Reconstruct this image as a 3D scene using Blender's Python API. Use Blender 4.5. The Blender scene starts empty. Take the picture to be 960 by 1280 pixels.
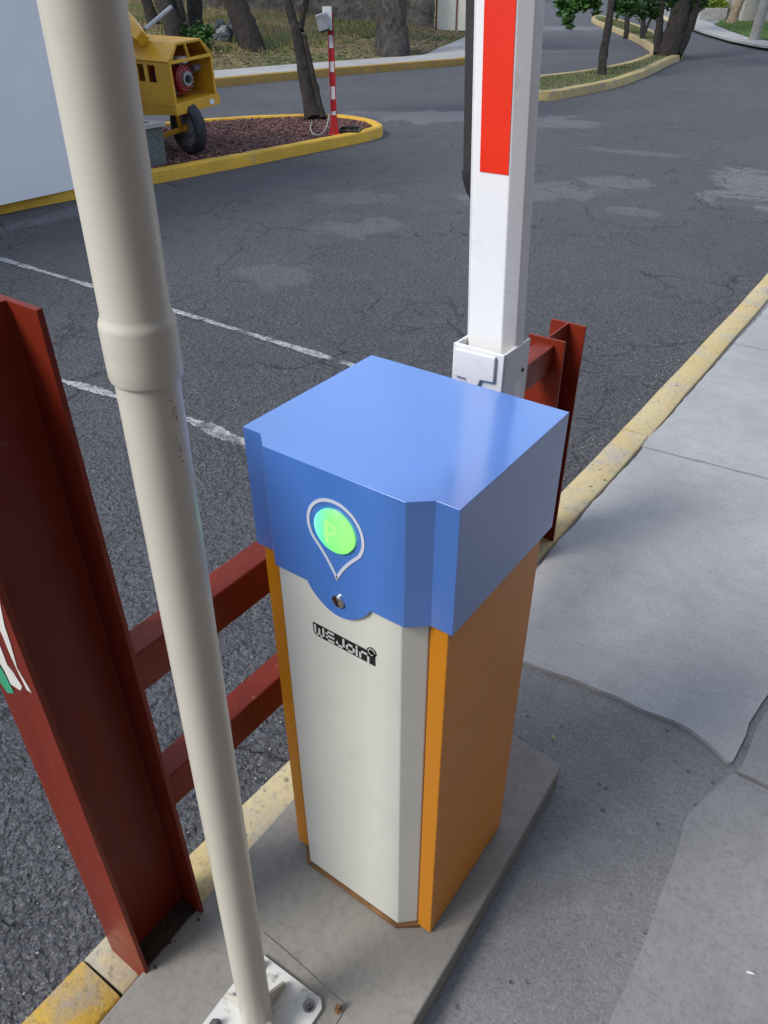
import bpy, bmesh, math, random
import numpy as np
from mathutils import Vector, Matrix
random.seed(7)
R = math.radians
scn = bpy.context.scene
COL = scn.collection

# ------------------------------------------------------------ camera, sky, sun, exposure
CAMPOS = np.array([0.352879, -0.639793, 1.504501])
YAW, PITCH, ROLL, FPX = -0.6257457, 0.6097576, -0.004657, 952.2356
def cam_axes():
    f = np.array([math.sin(YAW)*math.cos(PITCH), math.cos(YAW)*math.cos(PITCH), -math.sin(PITCH)])
    r = np.array([math.cos(YAW), -math.sin(YAW), 0.0]); u = np.cross(r, f)
    c, s = math.cos(ROLL), math.sin(ROLL)
    return c*r+s*u, -s*r+c*u, f
CR, CU, CF = cam_axes()
cd = bpy.data.cameras.new('camera'); cam = bpy.data.objects.new('camera', cd); COL.objects.link(cam)
cam.matrix_world = Matrix(((CR[0], CU[0], -CF[0], CAMPOS[0]), (CR[1], CU[1], -CF[1], CAMPOS[1]), (CR[2], CU[2], -CF[2], CAMPOS[2]), (0, 0, 0, 1)))
cd.sensor_fit = 'VERTICAL'; cd.sensor_height = 24.0; cd.lens = FPX/1280*24.0
cd.clip_start = 0.02; cd.clip_end = 2000
scn.camera = cam

SUN_EL, SUN_AZ = 43.0, 208.0          # azimuth clockwise from +y
w = bpy.data.worlds.new('World'); scn.world = w; w.use_nodes = True
wn = w.node_tree; bg = wn.nodes['Background']
sky = wn.nodes.new('ShaderNodeTexSky'); sky.sky_type = 'NISHITA'; sky.sun_disc = False
sky.sun_elevation = R(SUN_EL); sky.sun_rotation = R(SUN_AZ); sky.altitude = 2000; sky.dust_density = 3.0; sky.ozone_density = 1.0
hs_ = wn.nodes.new('ShaderNodeHueSaturation'); hs_.inputs['Saturation'].default_value = .95; wn.links.new(sky.outputs[0], hs_.inputs['Color'])
wtc = wn.nodes.new('ShaderNodeTexCoord'); cn = wn.nodes.new('ShaderNodeTexNoise'); cn.inputs['Scale'].default_value = 2.2; cn.inputs['Detail'].default_value = 8; cn.inputs['Roughness'].default_value = .55
wn.links.new(wtc.outputs['Generated'], cn.inputs['Vector'])
crp = wn.nodes.new('ShaderNodeValToRGB'); crp.color_ramp.elements[0].position = .36; crp.color_ramp.elements[0].color = (.35, .35, .35, 1); crp.color_ramp.elements[1].position = .62; crp.color_ramp.elements[1].color = (.92, .92, .92, 1)
wn.links.new(cn.outputs[0], crp.inputs[0])
cmx = wn.nodes.new('ShaderNodeMix'); cmx.data_type = 'RGBA'; wn.links.new(crp.outputs[0], cmx.inputs[0]); wn.links.new(hs_.outputs[0], cmx.inputs[6]); cmx.inputs[7].default_value = (5.9, 6.9, 8.6, 1)
wn.links.new(cmx.outputs[2], bg.inputs[0]); bg.inputs[1].default_value = 0.12
sd = bpy.data.lights.new('sun', 'SUN'); sd.energy = 2.5; sd.angle = R(22); sd.color = (1.0, 0.955, 0.89)
so = bpy.data.objects.new('sun', sd); COL.objects.link(so)
dirv = Vector((math.sin(R(SUN_AZ))*math.cos(R(SUN_EL)), math.cos(R(SUN_AZ))*math.cos(R(SUN_EL)), math.sin(R(SUN_EL))))
so.rotation_euler = dirv.to_track_quat('Z', 'Y').to_euler()
scn.view_settings.view_transform = 'Standard'; scn.view_settings.look = 'None'
scn.view_settings.exposure = 0.43; scn.view_settings.gamma = 1.0
scn.render.engine = 'CYCLES'

# ------------------------------------------------------------ helpers
def ray(px, py):
    d = CF + CR*(px-480)/FPX - CU*(py-640)/FPX
    return d
def at(px, py, z):
    d = ray(px, py); t = (z-CAMPOS[2])/d[2]; q = CAMPOS+d*t
    return (float(q[0]), float(q[1]))

def tag(o, label=None, cat=None, group=None, kind=None):
    if label: o['label'] = label
    if cat: o['category'] = cat
    if group: o['group'] = group
    if kind: o['kind'] = kind
    return o
def empty(name, loc=(0, 0, 0), rz=0.0):
    o = bpy.data.objects.new(name, None); COL.objects.link(o); o.location = loc; o.rotation_euler = (0, 0, rz)
    o.empty_display_size = 0.1
    return o

class MB:
    def __init__(s): s.v = []; s.f = []
    def add(s, vs, fs):
        b = len(s.v); s.v += [tuple(map(float, v)) for v in vs]; s.f += [tuple(b+i for i in f) for f in fs]; return s
    def box(s, c, d, m=None):
        x, y, z = d[0]/2, d[1]/2, d[2]/2
        vs = [Vector((i, j, k)) for i in (-x, x) for j in (-y, y) for k in (-z, z)]
        if m is not None: vs = [m @ v for v in vs]
        c = Vector(c); vs = [v+c for v in vs]
        return s.add(vs, [(0, 1, 3, 2), (4, 6, 7, 5), (0, 4, 5, 1), (2, 3, 7, 6), (0, 2, 6, 4), (1, 5, 7, 3)])
    def bb(s, x0, x1, y0, y1, z0, z1):
        return s.box(((x0+x1)/2, (y0+y1)/2, (z0+z1)/2), (x1-x0, y1-y0, z1-z0))
    def bar(s, a, b, w, h):
        a = Vector(a); b = Vector(b); d = b-a; q = d.to_track_quat('Y', 'Z').to_matrix()
        return s.box((a+b)/2, (w, d.length, h), q)
    def tube(s, pts, rad, n=16, cap=True, squash=1.0):
        pts = [Vector(p) for p in pts]
        if not hasattr(rad, '__len__'): rad = [rad]*len(pts)
        b = len(s.v); up = None
        for i, p in enumerate(pts):
            t = (pts[min(i+1, len(pts)-1)]-pts[max(i-1, 0)]).normalized()
            if up is None:
                up = Vector((1, 0, 0)) if abs(t.x) < .8 else Vector((0, 1, 0))
            up = (up - t*up.dot(t)).normalized(); sd_ = t.cross(up)
            for k in range(n):
                a = 2*math.pi*k/n
                s.v.append(tuple(p+(up*math.cos(a)+sd_*math.sin(a)*squash)*rad[i]))
        for i in range(len(pts)-1):
            for k in range(n):
                k2 = (k+1) % n
                s.f.append((b+i*n+k, b+i*n+k2, b+(i+1)*n+k2, b+(i+1)*n+k))
        if cap:
            s.f.append(tuple(b+k for k in range(n))[::-1]); s.f.append(tuple(b+(len(pts)-1)*n+k for k in range(n)))
        return s
    def prism(s, poly, z0, z1):              # poly: list of (x,y)
        n = len(poly)
        vs = [(x, y, z0) for x, y in poly]+[(x, y, z1) for x, y in poly]
        fs = [tuple(range(n))[::-1], tuple(range(n, 2*n))]+[(i, (i+1) % n, n+(i+1) % n, n+i) for i in range(n)]
        return s.add(vs, fs)
    def prism_xz(s, poly, y0, y1):           # poly: (x,z), extruded along y
        n = len(poly)
        vs = [(x, y0, z) for x, z in poly]+[(x, y1, z) for x, z in poly]
        fs = [tuple(range(n)), tuple(range(n, 2*n))[::-1]]+[(n+i, n+(i+1) % n, (i+1) % n, i) for i in range(n)]
        return s.add(vs, fs)
    def build(s, name, mat, parent=None, smooth=False, bevel=0.0, seg=2, ang=35, loc=None):
        me = bpy.data.meshes.new(name); me.from_pydata(s.v, [], s.f); me.validate(); me.update()
        bm = bmesh.new(); bm.from_mesh(me); bmesh.ops.recalc_face_normals(bm, faces=bm.faces); bm.to_mesh(me); bm.free()
        if mat: me.materials.append(mat)
        o = bpy.data.objects.new(name, me); COL.objects.link(o)
        if parent: o.parent = parent
        if loc: o.location = loc
        if bevel > 0:
            md = o.modifiers.new('bevel', 'BEVEL'); md.width = bevel; md.segments = seg; md.limit_method = 'ANGLE'; md.angle_limit = R(30)
            smooth = True
        if smooth:
            me.polygons.foreach_set('use_smooth', [True]*len(me.polygons))
            try: me.set_sharp_from_angle(angle=R(ang))
            except Exception: pass
            if bevel > 0:
                for e in me.edges: e.use_edge_sharp = False
                wm = o.modifiers.new('wn', 'WEIGHTED_NORMAL'); wm.keep_sharp = False
        return o

# ------------------------------------------------------------ materials
class NT:
    def __init__(s, name):
        s.m = bpy.data.materials.new(name); s.m.use_nodes = True; s.t = s.m.node_tree; s.n = s.t.nodes
        s.b = s.n['Principled BSDF']; s.tc = s.n.new('ShaderNodeTexCoord')
    def link(s, a, b): s.t.links.new(a, b)
    def coord(s, scale=(1, 1, 1), world=False, rot=(0, 0, 0), loc=(0, 0, 0)):
        mp = s.n.new('ShaderNodeMapping'); mp.inputs['Scale'].default_value = scale; mp.inputs['Rotation'].default_value = rot; mp.inputs['Location'].default_value = loc
        if world:
            g = s.n.new('ShaderNodeNewGeometry'); s.link(g.outputs['Position'], mp.inputs[0])
        else: s.link(s.tc.outputs['Object'], mp.inputs[0])
        return mp.outputs[0]
    def noise(s, scale, detail=6, rough=.55, vec=None, dist=0.0):
        n = s.n.new('ShaderNodeTexNoise'); n.inputs['Scale'].default_value = scale; n.inputs['Detail'].default_value = detail
        n.inputs['Roughness'].default_value = rough; n.inputs['Distortion'].default_value = dist
        s.link(vec if vec is not None else s.coord(), n.inputs['Vector']); return n.outputs[0]
    def voro(s, scale, feat='F1', vec=None, rnd=1.0, out=0):
        n = s.n.new('ShaderNodeTexVoronoi'); n.feature = feat; n.inputs['Scale'].default_value = scale; n.inputs['Randomness'].default_value = rnd
        s.link(vec if vec is not None else s.coord(), n.inputs['Vector']); return n.outputs[out]
    def ramp(s, f, stops):
        n = s.n.new('ShaderNodeValToRGB'); cr = n.color_ramp
        while len(cr.elements) < len(stops): cr.elements.new(0.5)
        for e, (p, c) in zip(cr.elements, stops):
            e.position = p; e.color = (c, c, c, 1) if not hasattr(c, '__len__') else (*c, 1)
        s.link(f, n.inputs[0]); return n.outputs[0]
    def mix(s, f, a, b, typ='MIX'):
        n = s.n.new('ShaderNodeMix'); n.data_type = 'RGBA'; n.blend_type = typ
        if hasattr(f, 'links') or hasattr(f, 'node'): s.link(f, n.inputs[0])
        else: n.inputs[0].default_value = f
        for v, i in ((a, 6), (b, 7)):
            if hasattr(v, 'node'): s.link(v, n.inputs[i])
            else: n.inputs[i].default_value = (*v, 1) if hasattr(v, '__len__') else (v, v, v, 1)
        return n.outputs[2]
    def math(s, op, a, b=0.0, c=None):
        n = s.n.new('ShaderNodeMath'); n.operation = op
        for i, v in enumerate((a, b) if c is None else (a, b, c)):
            if hasattr(v, 'node'): s.link(v, n.inputs[i])
            else: n.inputs[i].default_value = v
        return n.outputs[0]
    def bump(s, h, strength=.3, dist=.01, prev=None):
        n = s.n.new('ShaderNodeBump'); n.inputs['Strength'].default_value = strength; n.inputs['Distance'].default_value = dist
        s.link(h, n.inputs['Height'])
        if prev is not None: s.link(prev, n.inputs['Normal'])
        return n.outputs[0]
    def fin(s, color=None, rough=.6, normal=None, metal=0.0, spec=None, coat=None):
        if color is not None:
            if hasattr(color, 'node'): s.link(color, s.b.inputs['Base Color'])
            else: s.b.inputs['Base Color'].default_value = (*color, 1)
        if hasattr(rough, 'node'): s.link(rough, s.b.inputs['Roughness'])
        else: s.b.inputs['Roughness'].default_value = rough
        if normal is not None: s.link(normal, s.b.inputs['Normal'])
        s.b.inputs['Metallic'].default_value = metal
        if spec is not None: s.b.inputs['Specular IOR Level'].default_value = spec
        if coat is not None: s.b.inputs['Coat Weight'].default_value = coat; s.b.inputs['Coat IOR'].default_value = 1.72; s.b.inputs['Coat Roughness'].default_value = .15
        return s.m

def paint(name, col, rough=.35, var=.08, dirt_shade=None, dirt_amt=.3, orange=.03, scale=6, spec=.5, coat=None):
    t = NT(name)
    n = t.noise(scale, 7, .6)
    c = t.mix(t.ramp(n, [(.3, 0.0), (.75, 1.0)]), tuple(x*(1-var) for x in col), tuple(min(1, x*(1+var)) for x in col))
    if dirt_shade:
        d = t.ramp(t.noise(scale*2.3, 9, .7), [(.56, 0.0), (.72, dirt_amt)])
        c = t.mix(d, c, dirt_shade)
    r = t.ramp(t.noise(scale*1.7, 6, .6), [(.3, max(.02, rough-.07)), (.7, min(1, rough+.08))])
    b = t.bump(t.noise(420, 2), orange*.4, .0006)
    return t.fin(c, r, b, spec=spec, coat=coat)

def m_asphalt():
    t = NT('asphalt'); pos = t.coord(world=True)
    big = t.noise(.55, 6, .6, pos); mid = t.noise(5, 8, .65, pos); fine = t.noise(90, 6, .7, pos)
    c = t.mix(t.ramp(big, [(.32, 0.0), (.68, 1.0)]), (.052, .053, .063), (.090, .090, .102))
    c = t.mix(t.ramp(mid, [(.35, .0), (.7, .45)]), c, (.105, .104, .110))
    st = t.voro(140, 'F1', pos)
    c = t.mix(t.ramp(st, [(.0, .55), (.35, 0.0)]), c, (.16, .158, .16))
    c = t.mix(t.ramp(fine, [(.38, .65), (.55, 0.0)]), c, (.022, .022, .026))
    lump = t.noise(52, 6, .72, pos, .3)
    c = t.mix(t.ramp(lump, [(.40, .75), (.52, 0.0)]), c, (.026, .026, .032))
    c = t.mix(t.ramp(lump, [(.56, 0.0), (.70, .55)]), c, (.15, .15, .165))
    sv_ = t.n.new('ShaderNodeSeparateColor'); t.link(t.voro(230, 'F1', pos, out=1), sv_.inputs[0])
    c = t.mix(t.ramp(sv_.outputs[0], [(.82, 0.0), (1.0, .7)]), c, (.20, .20, .21))
    # pale worn patches: (x, y, rx, ry, rot, strength)
    nz = t.noise(2.3, 7, .65, pos)
    blobs = [(-1.35, 8.0, .55, 1.15, .1, 1.0), (-2.9, 6.6, .75, .55, .4, .6), (-2.5, 7.4, .5, .3, 0, .6), (-3.2, 6.0, .35, .4, .2, .6), (-2.9, 9.0, .75, .14, .1, .5),
             (-6.4, 10.2, 1.3, .8, .5, .9), (-5.0, 10.6, .9, .8, .2, .7), (-7.1, 9.9, 1.1, .5, .6, .7), (-3.6, 4.5, .45, .35, .7, .45), (-3.3, 3.2, .4, .3, 0, .4),
             (-4.3, 5.3, .5, .28, .5, .35), (-1.9, 6.3, .3, .2, 0, .5), (-15.5, 34, 4, 2.5, .4, .9), (-.75, 1.75, .16, .3, .2, 1.2), (-11, 22, 2.5, .7, .7, .5), 
             (-6.0, 3.2, .18, 1.4, .05, .6)]
    acc = None
    for (x, y, rx, ry, a, s_) in blobs:
        mp = t.n.new('ShaderNodeMapping'); mp.vector_type = 'TEXTURE'; mp.inputs['Location'].default_value = (x, y, -.15)
        mp.inputs['Rotation'].default_value = (0, 0, a); mp.inputs['Scale'].default_value = (rx, ry, 50)
        g = t.n.new('ShaderNodeNewGeometry'); t.link(g.outputs['Position'], mp.inputs[0])
        ln = t.n.new('ShaderNodeVectorMath'); ln.operation = 'LENGTH'; t.link(mp.outputs[0], ln.inputs[0])
        v = t.math('ADD', ln.outputs['Value'], t.math('MULTIPLY', t.math('SUBTRACT', nz, .5), 2.6))
        k = t.ramp(v, [(.62, s_), (.86, 0.0)])
        acc = k if acc is None else t.math('MAXIMUM', acc, k)
    c = t.mix(t.math('MULTIPLY', t.math('MULTIPLY', acc, .58), t.ramp(t.noise(34, 7, .75, pos), [(.30, .25), (.55, 1.0)])), c, (.21, .21, .22))
    # cracks
    wv = t.n.new('ShaderNodeVectorMath'); wv.operation = 'ADD'
    wn_ = t.n.new('ShaderNodeTexNoise'); wn_.inputs['Scale'].default_value = 3.0; wn_.inputs['Detail'].default_value = 8; t.link(pos, wn_.inputs['Vector'])
    t.link(pos, wv.inputs[0]); sc = t.n.new('ShaderNodeVectorMath'); sc.operation = 'SCALE'; sc.inputs['Scale'].default_value = .5; t.link(wn_.outputs['Color'], sc.inputs[0]); t.link(sc.outputs[0], wv.inputs[1])
    cr = t.ramp(t.voro(.75, 'DISTANCE_TO_EDGE', wv.outputs[0]), [(.0, 1.0), (.009, 0.0)])
    crm = t.math('MULTIPLY', cr, t.ramp(t.noise(1.1, 4, .6, pos), [(.44, 0.0), (.54, .9)]))
    cr2 = t.ramp(t.voro(2.6, 'DISTANCE_TO_EDGE', wv.outputs[0]), [(.0, 1.0), (.022, 0.0)])
    crm2 = t.math('MULTIPLY', cr2, t.ramp(t.noise(.9, 5, .65, t.coord(world=True, loc=(7, 3, 0))), [(.50, 0.0), (.58, .8)]))
    crm = t.math('MAXIMUM', crm, crm2)
    c = t.mix(crm, c, (.016, .016, .018))
    h = t.math('ADD', t.math('MULTIPLY', fine, .6), t.math('MULTIPLY', st, -.5))
    h = t.math('SUBTRACT', h, t.math('MULTIPLY', crm, 1.2))
    b = t.bump(h, .8, .006)
    b = t.bump(t.noise(38, 5, .6, pos), .85, .02, b)
    b = t.bump(t.voro(46, 'SMOOTH_F1', wv.outputs[0]), .8, .018, b)
    return t.fin(c, .78, b, spec=.5)

def m_concrete(name, a, b_, speck=.3, grain=60, bumpd=.002, rough=.85, streak=False, pits=0.0):
    t = NT(name); pos = t.coord(world=True)
    n1 = t.noise(1.6, 8, .62, pos); n2 = t.noise(14, 8, .7, pos); n3 = t.noise(grain, 5, .7, pos)
    c = t.mix(t.ramp(n1, [(.3, 0.0), (.7, 1.0)]), a, b_)
    c = t.mix(t.ramp(n2, [(.45, 0.0), (.72, .35)]), c, tuple(x*.72 for x in a))
    c = t.mix(t.ramp(n3, [(.36, speck), (.52, 0.0)]), c, tuple(x*.4 for x in a))
    h = t.math('ADD', n3, t.math('MULTIPLY', n2, .6))
    if streak:
        sv = t.coord((6, 90, 1), world=True, rot=(0, 0, .15)); sn = t.noise(1.4, 4, .6, sv)
        c = t.mix(t.ramp(sn, [(.35, .12), (.55, 0.0)]), c, tuple(x*.6 for x in a)); h = t.math('ADD', h, t.math('MULTIPLY', sn, .3))
    if pits:
        ag = t.voro(270, 'F1', pos, out=1); sp_ = t.n.new('ShaderNodeSeparateColor'); t.link(ag, sp_.inputs[0])
        c = t.mix(t.ramp(sp_.outputs[0], [(.0, .35), (.3, 0.0)]), c, tuple(x*.45 for x in a)); c = t.mix(t.ramp(sp_.outputs[1], [(.75, .0), (1.0, .25)]), c, tuple(min(1, x*1.5) for x in b_))
        h = t.math('ADD', h, t.math('MULTIPLY', sp_.outputs[0], .5))
        pv = t.ramp(t.voro(26, 'F1', pos), [(.10, pits), (.17, 0.0)])
        pm_ = t.math('MULTIPLY', pv, t.ramp(t.noise(6, 3, .5, pos), [(.48, 0.0), (.55, 1.0)]))
        c = t.mix(pm_, c, tuple(x*.18 for x in a)); h = t.math('SUBTRACT', h, t.math('MULTIPLY', pm_, 3))
    return t.fin(c, rough, t.bump(h, .6, bumpd), spec=.35)

def m_yellow(name, col, under, wear=(.50, .62), pale=None):
    t = NT(name); pos = t.coord(world=True)
    k = t.ramp(t.noise(5.5, 9, .68, pos), [(wear[0], 0.0), (wear[1], 1.0)])
    c = t.mix(t.ramp(t.noise(2.2, 6, .6, pos), [(.35, 0.0), (.65, 1.0)]), col, pale or tuple(x*.8 for x in col))
    c = t.mix(k, c, under)
    sp = t.ramp(t.noise(70, 5, .7, pos), [(.33, .6), (.45, 0.0)])
    c = t.mix(sp, c, tuple(x*.35 for x in under))
    pv = t.math('MULTIPLY', t.ramp(t.voro(22, 'F1', pos), [(.09, .9), (.15, 0.0)]), t.ramp(t.noise(3, 3, .5, pos), [(.52, 0.0), (.60, 1.0)]))
    c = t.mix(pv, c, tuple(x*.12 for x in under))
    h = t.math('SUBTRACT', t.noise(60, 6, .7, pos), t.math('MULTIPLY', pv, 2))
    h = t.math('SUBTRACT', h, t.math('MULTIPLY', k, .4))
    return t.fin(c, .7, t.bump(h, .55, .004), spec=.4)

def m_simple(name, a, b, scale=8, rough=.7, bump=.3, bscale=40, bd=.004, stretch=(1, 1, 1), metal=0.0, lo=.35, hi=.65, spec=.4):
    t = NT(name); v = t.coord(stretch)
    c = t.mix(t.ramp(t.noise(scale, 8, .65, v), [(lo, 0.0), (hi, 1.0)]), a, b)
    return t.fin(c, rough, t.bump(t.noise(bscale, 6, .65, v), bump, bd), metal=metal, spec=spec)

M = {}
M['asphalt'] = m_asphalt()
M['conc_old'] = m_concrete('old_concrete', (.175, .174, .180), (.265, .263, .268), .3, 110, .005, pits=.5)
M['conc_new'] = m_concrete('new_concrete', (.305, .304, .31), (.40, .398, .40), .22, 90, .0015, streak=True)
M['conc_mid'] = m_concrete('mid_concrete', (.225, .224, .226), (.295, .293, .292), .3, 90, .002, streak=True)
M['conc_slab'] = m_concrete('plinth_concrete', (.20, .19, .172), (.30, .285, .258), .22, 60, .0015)
M['conc_far'] = m_concrete('far_concrete', (.27, .265, .26), (.38, .37, .36), .3, 40, .003)
M['yel_far'] = m_yellow('yellow_kerb_paint', (.62, .36, .03), (.30, .25, .17), (.60, .75))
M['yel_mid'] = m_yellow('old_yellow_kerb_paint', (.34, .21, .04), (.17, .14, .11), (.52, .66))
M['yel_cream'] = m_yellow('cream_kerb_paint', (.40, .30, .12), (.22, .19, .14), (.5, .64))
M['yel_near'] = m_yellow('worn_yellow_kerb_paint', (.50, .365, .14), (.36, .335, .30), (.49, .66), (.50, .425, .255))
M['yel_bold'] = m_yellow('bold_yellow_kerb_paint', (.56, .34, .04), (.30, .25, .18), (.55, .70))
M['gravel'] = None
def m_linepaint(name, a, b, *r):
    t = NT(name); pos = t.coord(world=True)
    c = t.mix(t.ramp(t.noise(18, 8, .65, pos), [(.35, 0.0), (.65, 1.0)]), a, b)
    m = t.fin(c, .8, t.bump(t.noise(90, 6, .7, pos), .8, .006), spec=.3)
    al = t.math('MULTIPLY', t.ramp(t.noise(55, 8, .75, pos), [(.40, 0.0), (.47, 1.0)]), t.ramp(t.noise(5, 5, .6, pos), [(.34, .0), (.46, .95)]))
    t.link(al, t.b.inputs['Alpha']); return m
M['white_line'] = m_linepaint('worn_road_paint', (.24, .24, .25), (.48, .48, .48), 18, .8, .7, 120, .004)
M['blue'] = paint('blue_powder_coat', (.070, .208, .62), .24, .04, orange=.03, scale=3, spec=.6, coat=1.0)
M['blue_line'] = m_simple('pale_vinyl', (.55, .58, .70), (.62, .65, .76), 10, .4, .05)
M['orange'] = paint('orange_powder_coat', (.70, .25, .006), .33, .06, orange=.05, scale=3)
M['ivory'] = paint('ivory_powder_coat', (.66, .665, .60), .36, .03, (.42, .41, .36), .25, orange=.06, scale=4)
M['white_plastic'] = paint('white_arm_paint', (.80, .79, .775), .38, .03, (.45, .44, .42), .35, scale=9)
M['white_mount'] = paint('white_cast_paint', (.70, .70, .71), .4, .04, (.4, .4, .4), .4, scale=12)
M['red_film'] = m_simple('red_reflective_film', (.74, .022, .006), (.82, .035, .008), 5, .32, .06, 400, .0005)
M['rubber'] = m_simple('black_rubber', (.018, .017, .018), (.04, .037, .035), 9, .5, .2, 60, .001, (1, 1, .2))
M['pvc'] = paint('cream_pvc', (.56, .53, .445), .34, .03, (.40, .36, .28), .22, orange=.02, scale=7)
M['plate_white'] = paint('chipped_white_metal', (.62, .62, .60), .5, .06, (.16, .13, .10), .9, scale=16)
M['steel'] = m_simple('bolt_steel', (.18, .17, .17), (.32, .31, .30), 30, .4, .2, metal=1.0)
M['chrome'] = m_simple('lock_steel', (.55, .54, .53), (.65, .64, .62), 30, .2, .05, metal=1.0)
M['black'] = m_simple('black_plastic', (.012, .012, .013), (.02, .02, .021), 10, .4, .05)
M['silver'] = m_simple('silver_print', (.55, .54, .52), (.62, .61, .59), 10, .4, .05)
M['rust'] = m_simple('rusty_brown_lip', (.13, .06, .025), (.28, .15, .06), 20, .8, .3)
def m_redbeam():
    t = NT('red_oxide_paint'); v = t.coord(); vs = t.coord((1, 1, .12))
    c = t.mix(t.ramp(t.noise(7, 7, .6, vs), [(.3, 0.0), (.7, 1.0)]), (.130, .014, .006), (.205, .026, .011))
    c = t.mix(t.ramp(t.noise(45, 8, .75, v), [(.62, 0.0), (.70, .5)]), c, (.36, .13, .08))
    c = t.mix(t.ramp(t.noise(24, 9, .7, v), [(.66, 0.0), (.70, .9)]), c, (.05, .025, .02))
    return t.fin(c, t.ramp(t.noise(9, 5), [(.3, .3), (.7, .5)]), t.bump(t.noise(60, 6, .7, vs), .25, .0015), spec=.2)
M['red'] = m_redbeam()
M['wht_drip'] = m_simple('white_paint_drips', (.62, .60, .56), (.72, .70, .66), 20, .5, .2)
M['grn_drip'] = m_simple('green_paint_patch', (.03, .26, .13), (.05, .34, .19), 20, .5, .2)
M['wall_white'] = m_simple('white_render', (.74, .75, .77), (.79, .80, .82), 1.2, .8, .25, 60, .003)
M['mach'] = paint('yellow_machine_paint', (.62, .33, .022), .4, .12, (.28, .15, .03), .5, scale=5)
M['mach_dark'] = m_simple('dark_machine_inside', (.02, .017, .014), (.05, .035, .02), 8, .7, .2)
M['engine_red'] = paint('red_engine_cover', (.30, .012, .022), .4, .2, (.08, .01, .01), .5, scale=20)
M['grey_metal'] = m_simple('grey_metal', (.22, .23, .25), (.34, .35, .37), 12, .45, .1, metal=.3)
M['tyre'] = m_simple('tyre_rubber', (.016, .018, .024), (.04, .042, .05), 16, .75, .4, 50)
M['rim'] = m_simple('dusty_rim', (.12, .12, .13), (.24, .24, .25), 14, .6, .2)
M['slate'] = m_simple('slate_block', (.07, .085, .085), (.15, .17, .16), 18, .85, .8, 25, .01, (1, 1, 2.4))
M['cap_stone'] = m_simple('pale_cap_stone', (.30, .29, .27), (.42, .41, .38), 10, .8, .3)
M['bark'] = m_simple('dark_bark', (.009, .007, .006), (.036, .028, .022), 14, .95, 1.0, 22, .05, (1, 1, .22))
M['bark_grey'] = m_simple('grey_bark', (.016, .014, .012), (.085, .075, .067), 10, .95, 1.0, 16, .08, (1, 1, .18))
M['bark_pale'] = m_simple('pale_bark', (.12, .09, .06), (.26, .19, .12), 12, .95, .9, 20, .04, (1, 1, .25))
M['red_post'] = paint('red_post_paint', (.42, .015, .02), .45, .1, (.15, .02, .02), .4, scale=14)
M['white_post'] = paint('white_post_paint', (.60, .60, .60), .5, .05, (.3, .28, .25), .4, scale=14)
M['rock'] = m_simple('grey_rock', (.07, .07, .075), (.26, .26, .27), 4, .9, .9, 9, .05)
M['rusty_cream'] = m_simple('cream_sheet_rusting', (.50, .33, .14), (.72, .68, .58), 2.2, .7, .1, 20, .004, (1, 1, .3), lo=.25, hi=.45)
M['rust_frame'] = m_simple('brown_frame', (.13, .06, .035), (.22, .11, .06), 8, .8, .3)
M['stone_wall'] = m_simple('rubble_wall', (.07, .062, .052), (.20, .18, .155), 3.0, .95, 1.0, 5, .08)
M['house_brown'] = m_simple('brown_render', (.16, .115, .10), (.20, .15, .13), 2, .85, .3)
M['house_beige'] = m_simple('beige_render', (.27, .25, .215), (.34, .31, .27), 1.2, .85, .3)
M['roof'] = m_simple('roof_slab', (.16, .12, .10), (.22, .17, .14), 3, .9, .3)
M['white_trim'] = m_simple('white_trim', (.60, .60, .60), (.70, .70, .70), 5, .5, .05)
M['glass'] = m_simple('dark_window_glass', (.03, .04, .05), (.05, .06, .07), 3, .08, .0)
M['door_brown'] = m_simple('brown_wood_door', (.10, .045, .02), (.17, .08, .04), 6, .6, .2, 30, .002, (1, 1, .1))
M['stone_ret'] = m_simple('pale_stone_blocks', (.22, .22, .215), (.38, .37, .35), 6, .9, .8, 10, .03)
M['pole_grey'] = m_simple('grey_concrete_pole', (.20, .19, .18), (.27, .26, .24), 4, .85, .2)
M['ink'] = m_simple('faded_ink', (.22, .20, .165), (.42, .39, .32), 300, .6, .0)
M['cable'] = m_simple('grey_cable', (.25, .25, .24), (.33, .33, .32), 10, .6, .1)
def m_leaf(name, a, b, trans=.25):
    t = NT(name)
    oi = t.n.new('ShaderNodeNewGeometry')
    c = t.mix(oi.outputs['Random Per Island'], a, b)
    m = t.fin(c, .55, spec=.3)
    t.b.inputs['Subsurface Weight'].default_value = 0.0
    tr = t.n.new('ShaderNodeBsdfTranslucent'); t.link(c, tr.inputs[0])
    mx = t.n.new('ShaderNodeMixShader'); mx.inputs[0].default_value = trans
    out = t.n['Material Output']; t.link(t.b.outputs[0], mx.inputs[1]); t.link(tr.outputs[0], mx.inputs[2]); t.link(mx.outputs[0], out.inputs[0])
    return m
M['leaf'] = m_leaf('green_leaves', (.018, .060, .012), (.065, .15, .03))
M['leaf_dark'] = m_leaf('dark_green_leaves', (.014, .045, .012), (.045, .10, .025))
M['leaf_lime'] = m_leaf('lime_leaves', (.14, .22, .02), (.28, .34, .05))
M['grass_dry'] = m_leaf('dry_grass_blades', (.16, .125, .055), (.36, .29, .13), .15)
M['grass_green'] = m_leaf('green_grass_blades', (.06, .12, .02), (.16, .22, .05), .2)
M['grass_median'] = m_leaf('dull_median_grass', (.085, .10, .035), (.17, .17, .07), .15)
M['litter'] = m_leaf('dry_leaf_litter', (.09, .065, .04), (.27, .20, .12), .1)
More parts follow.
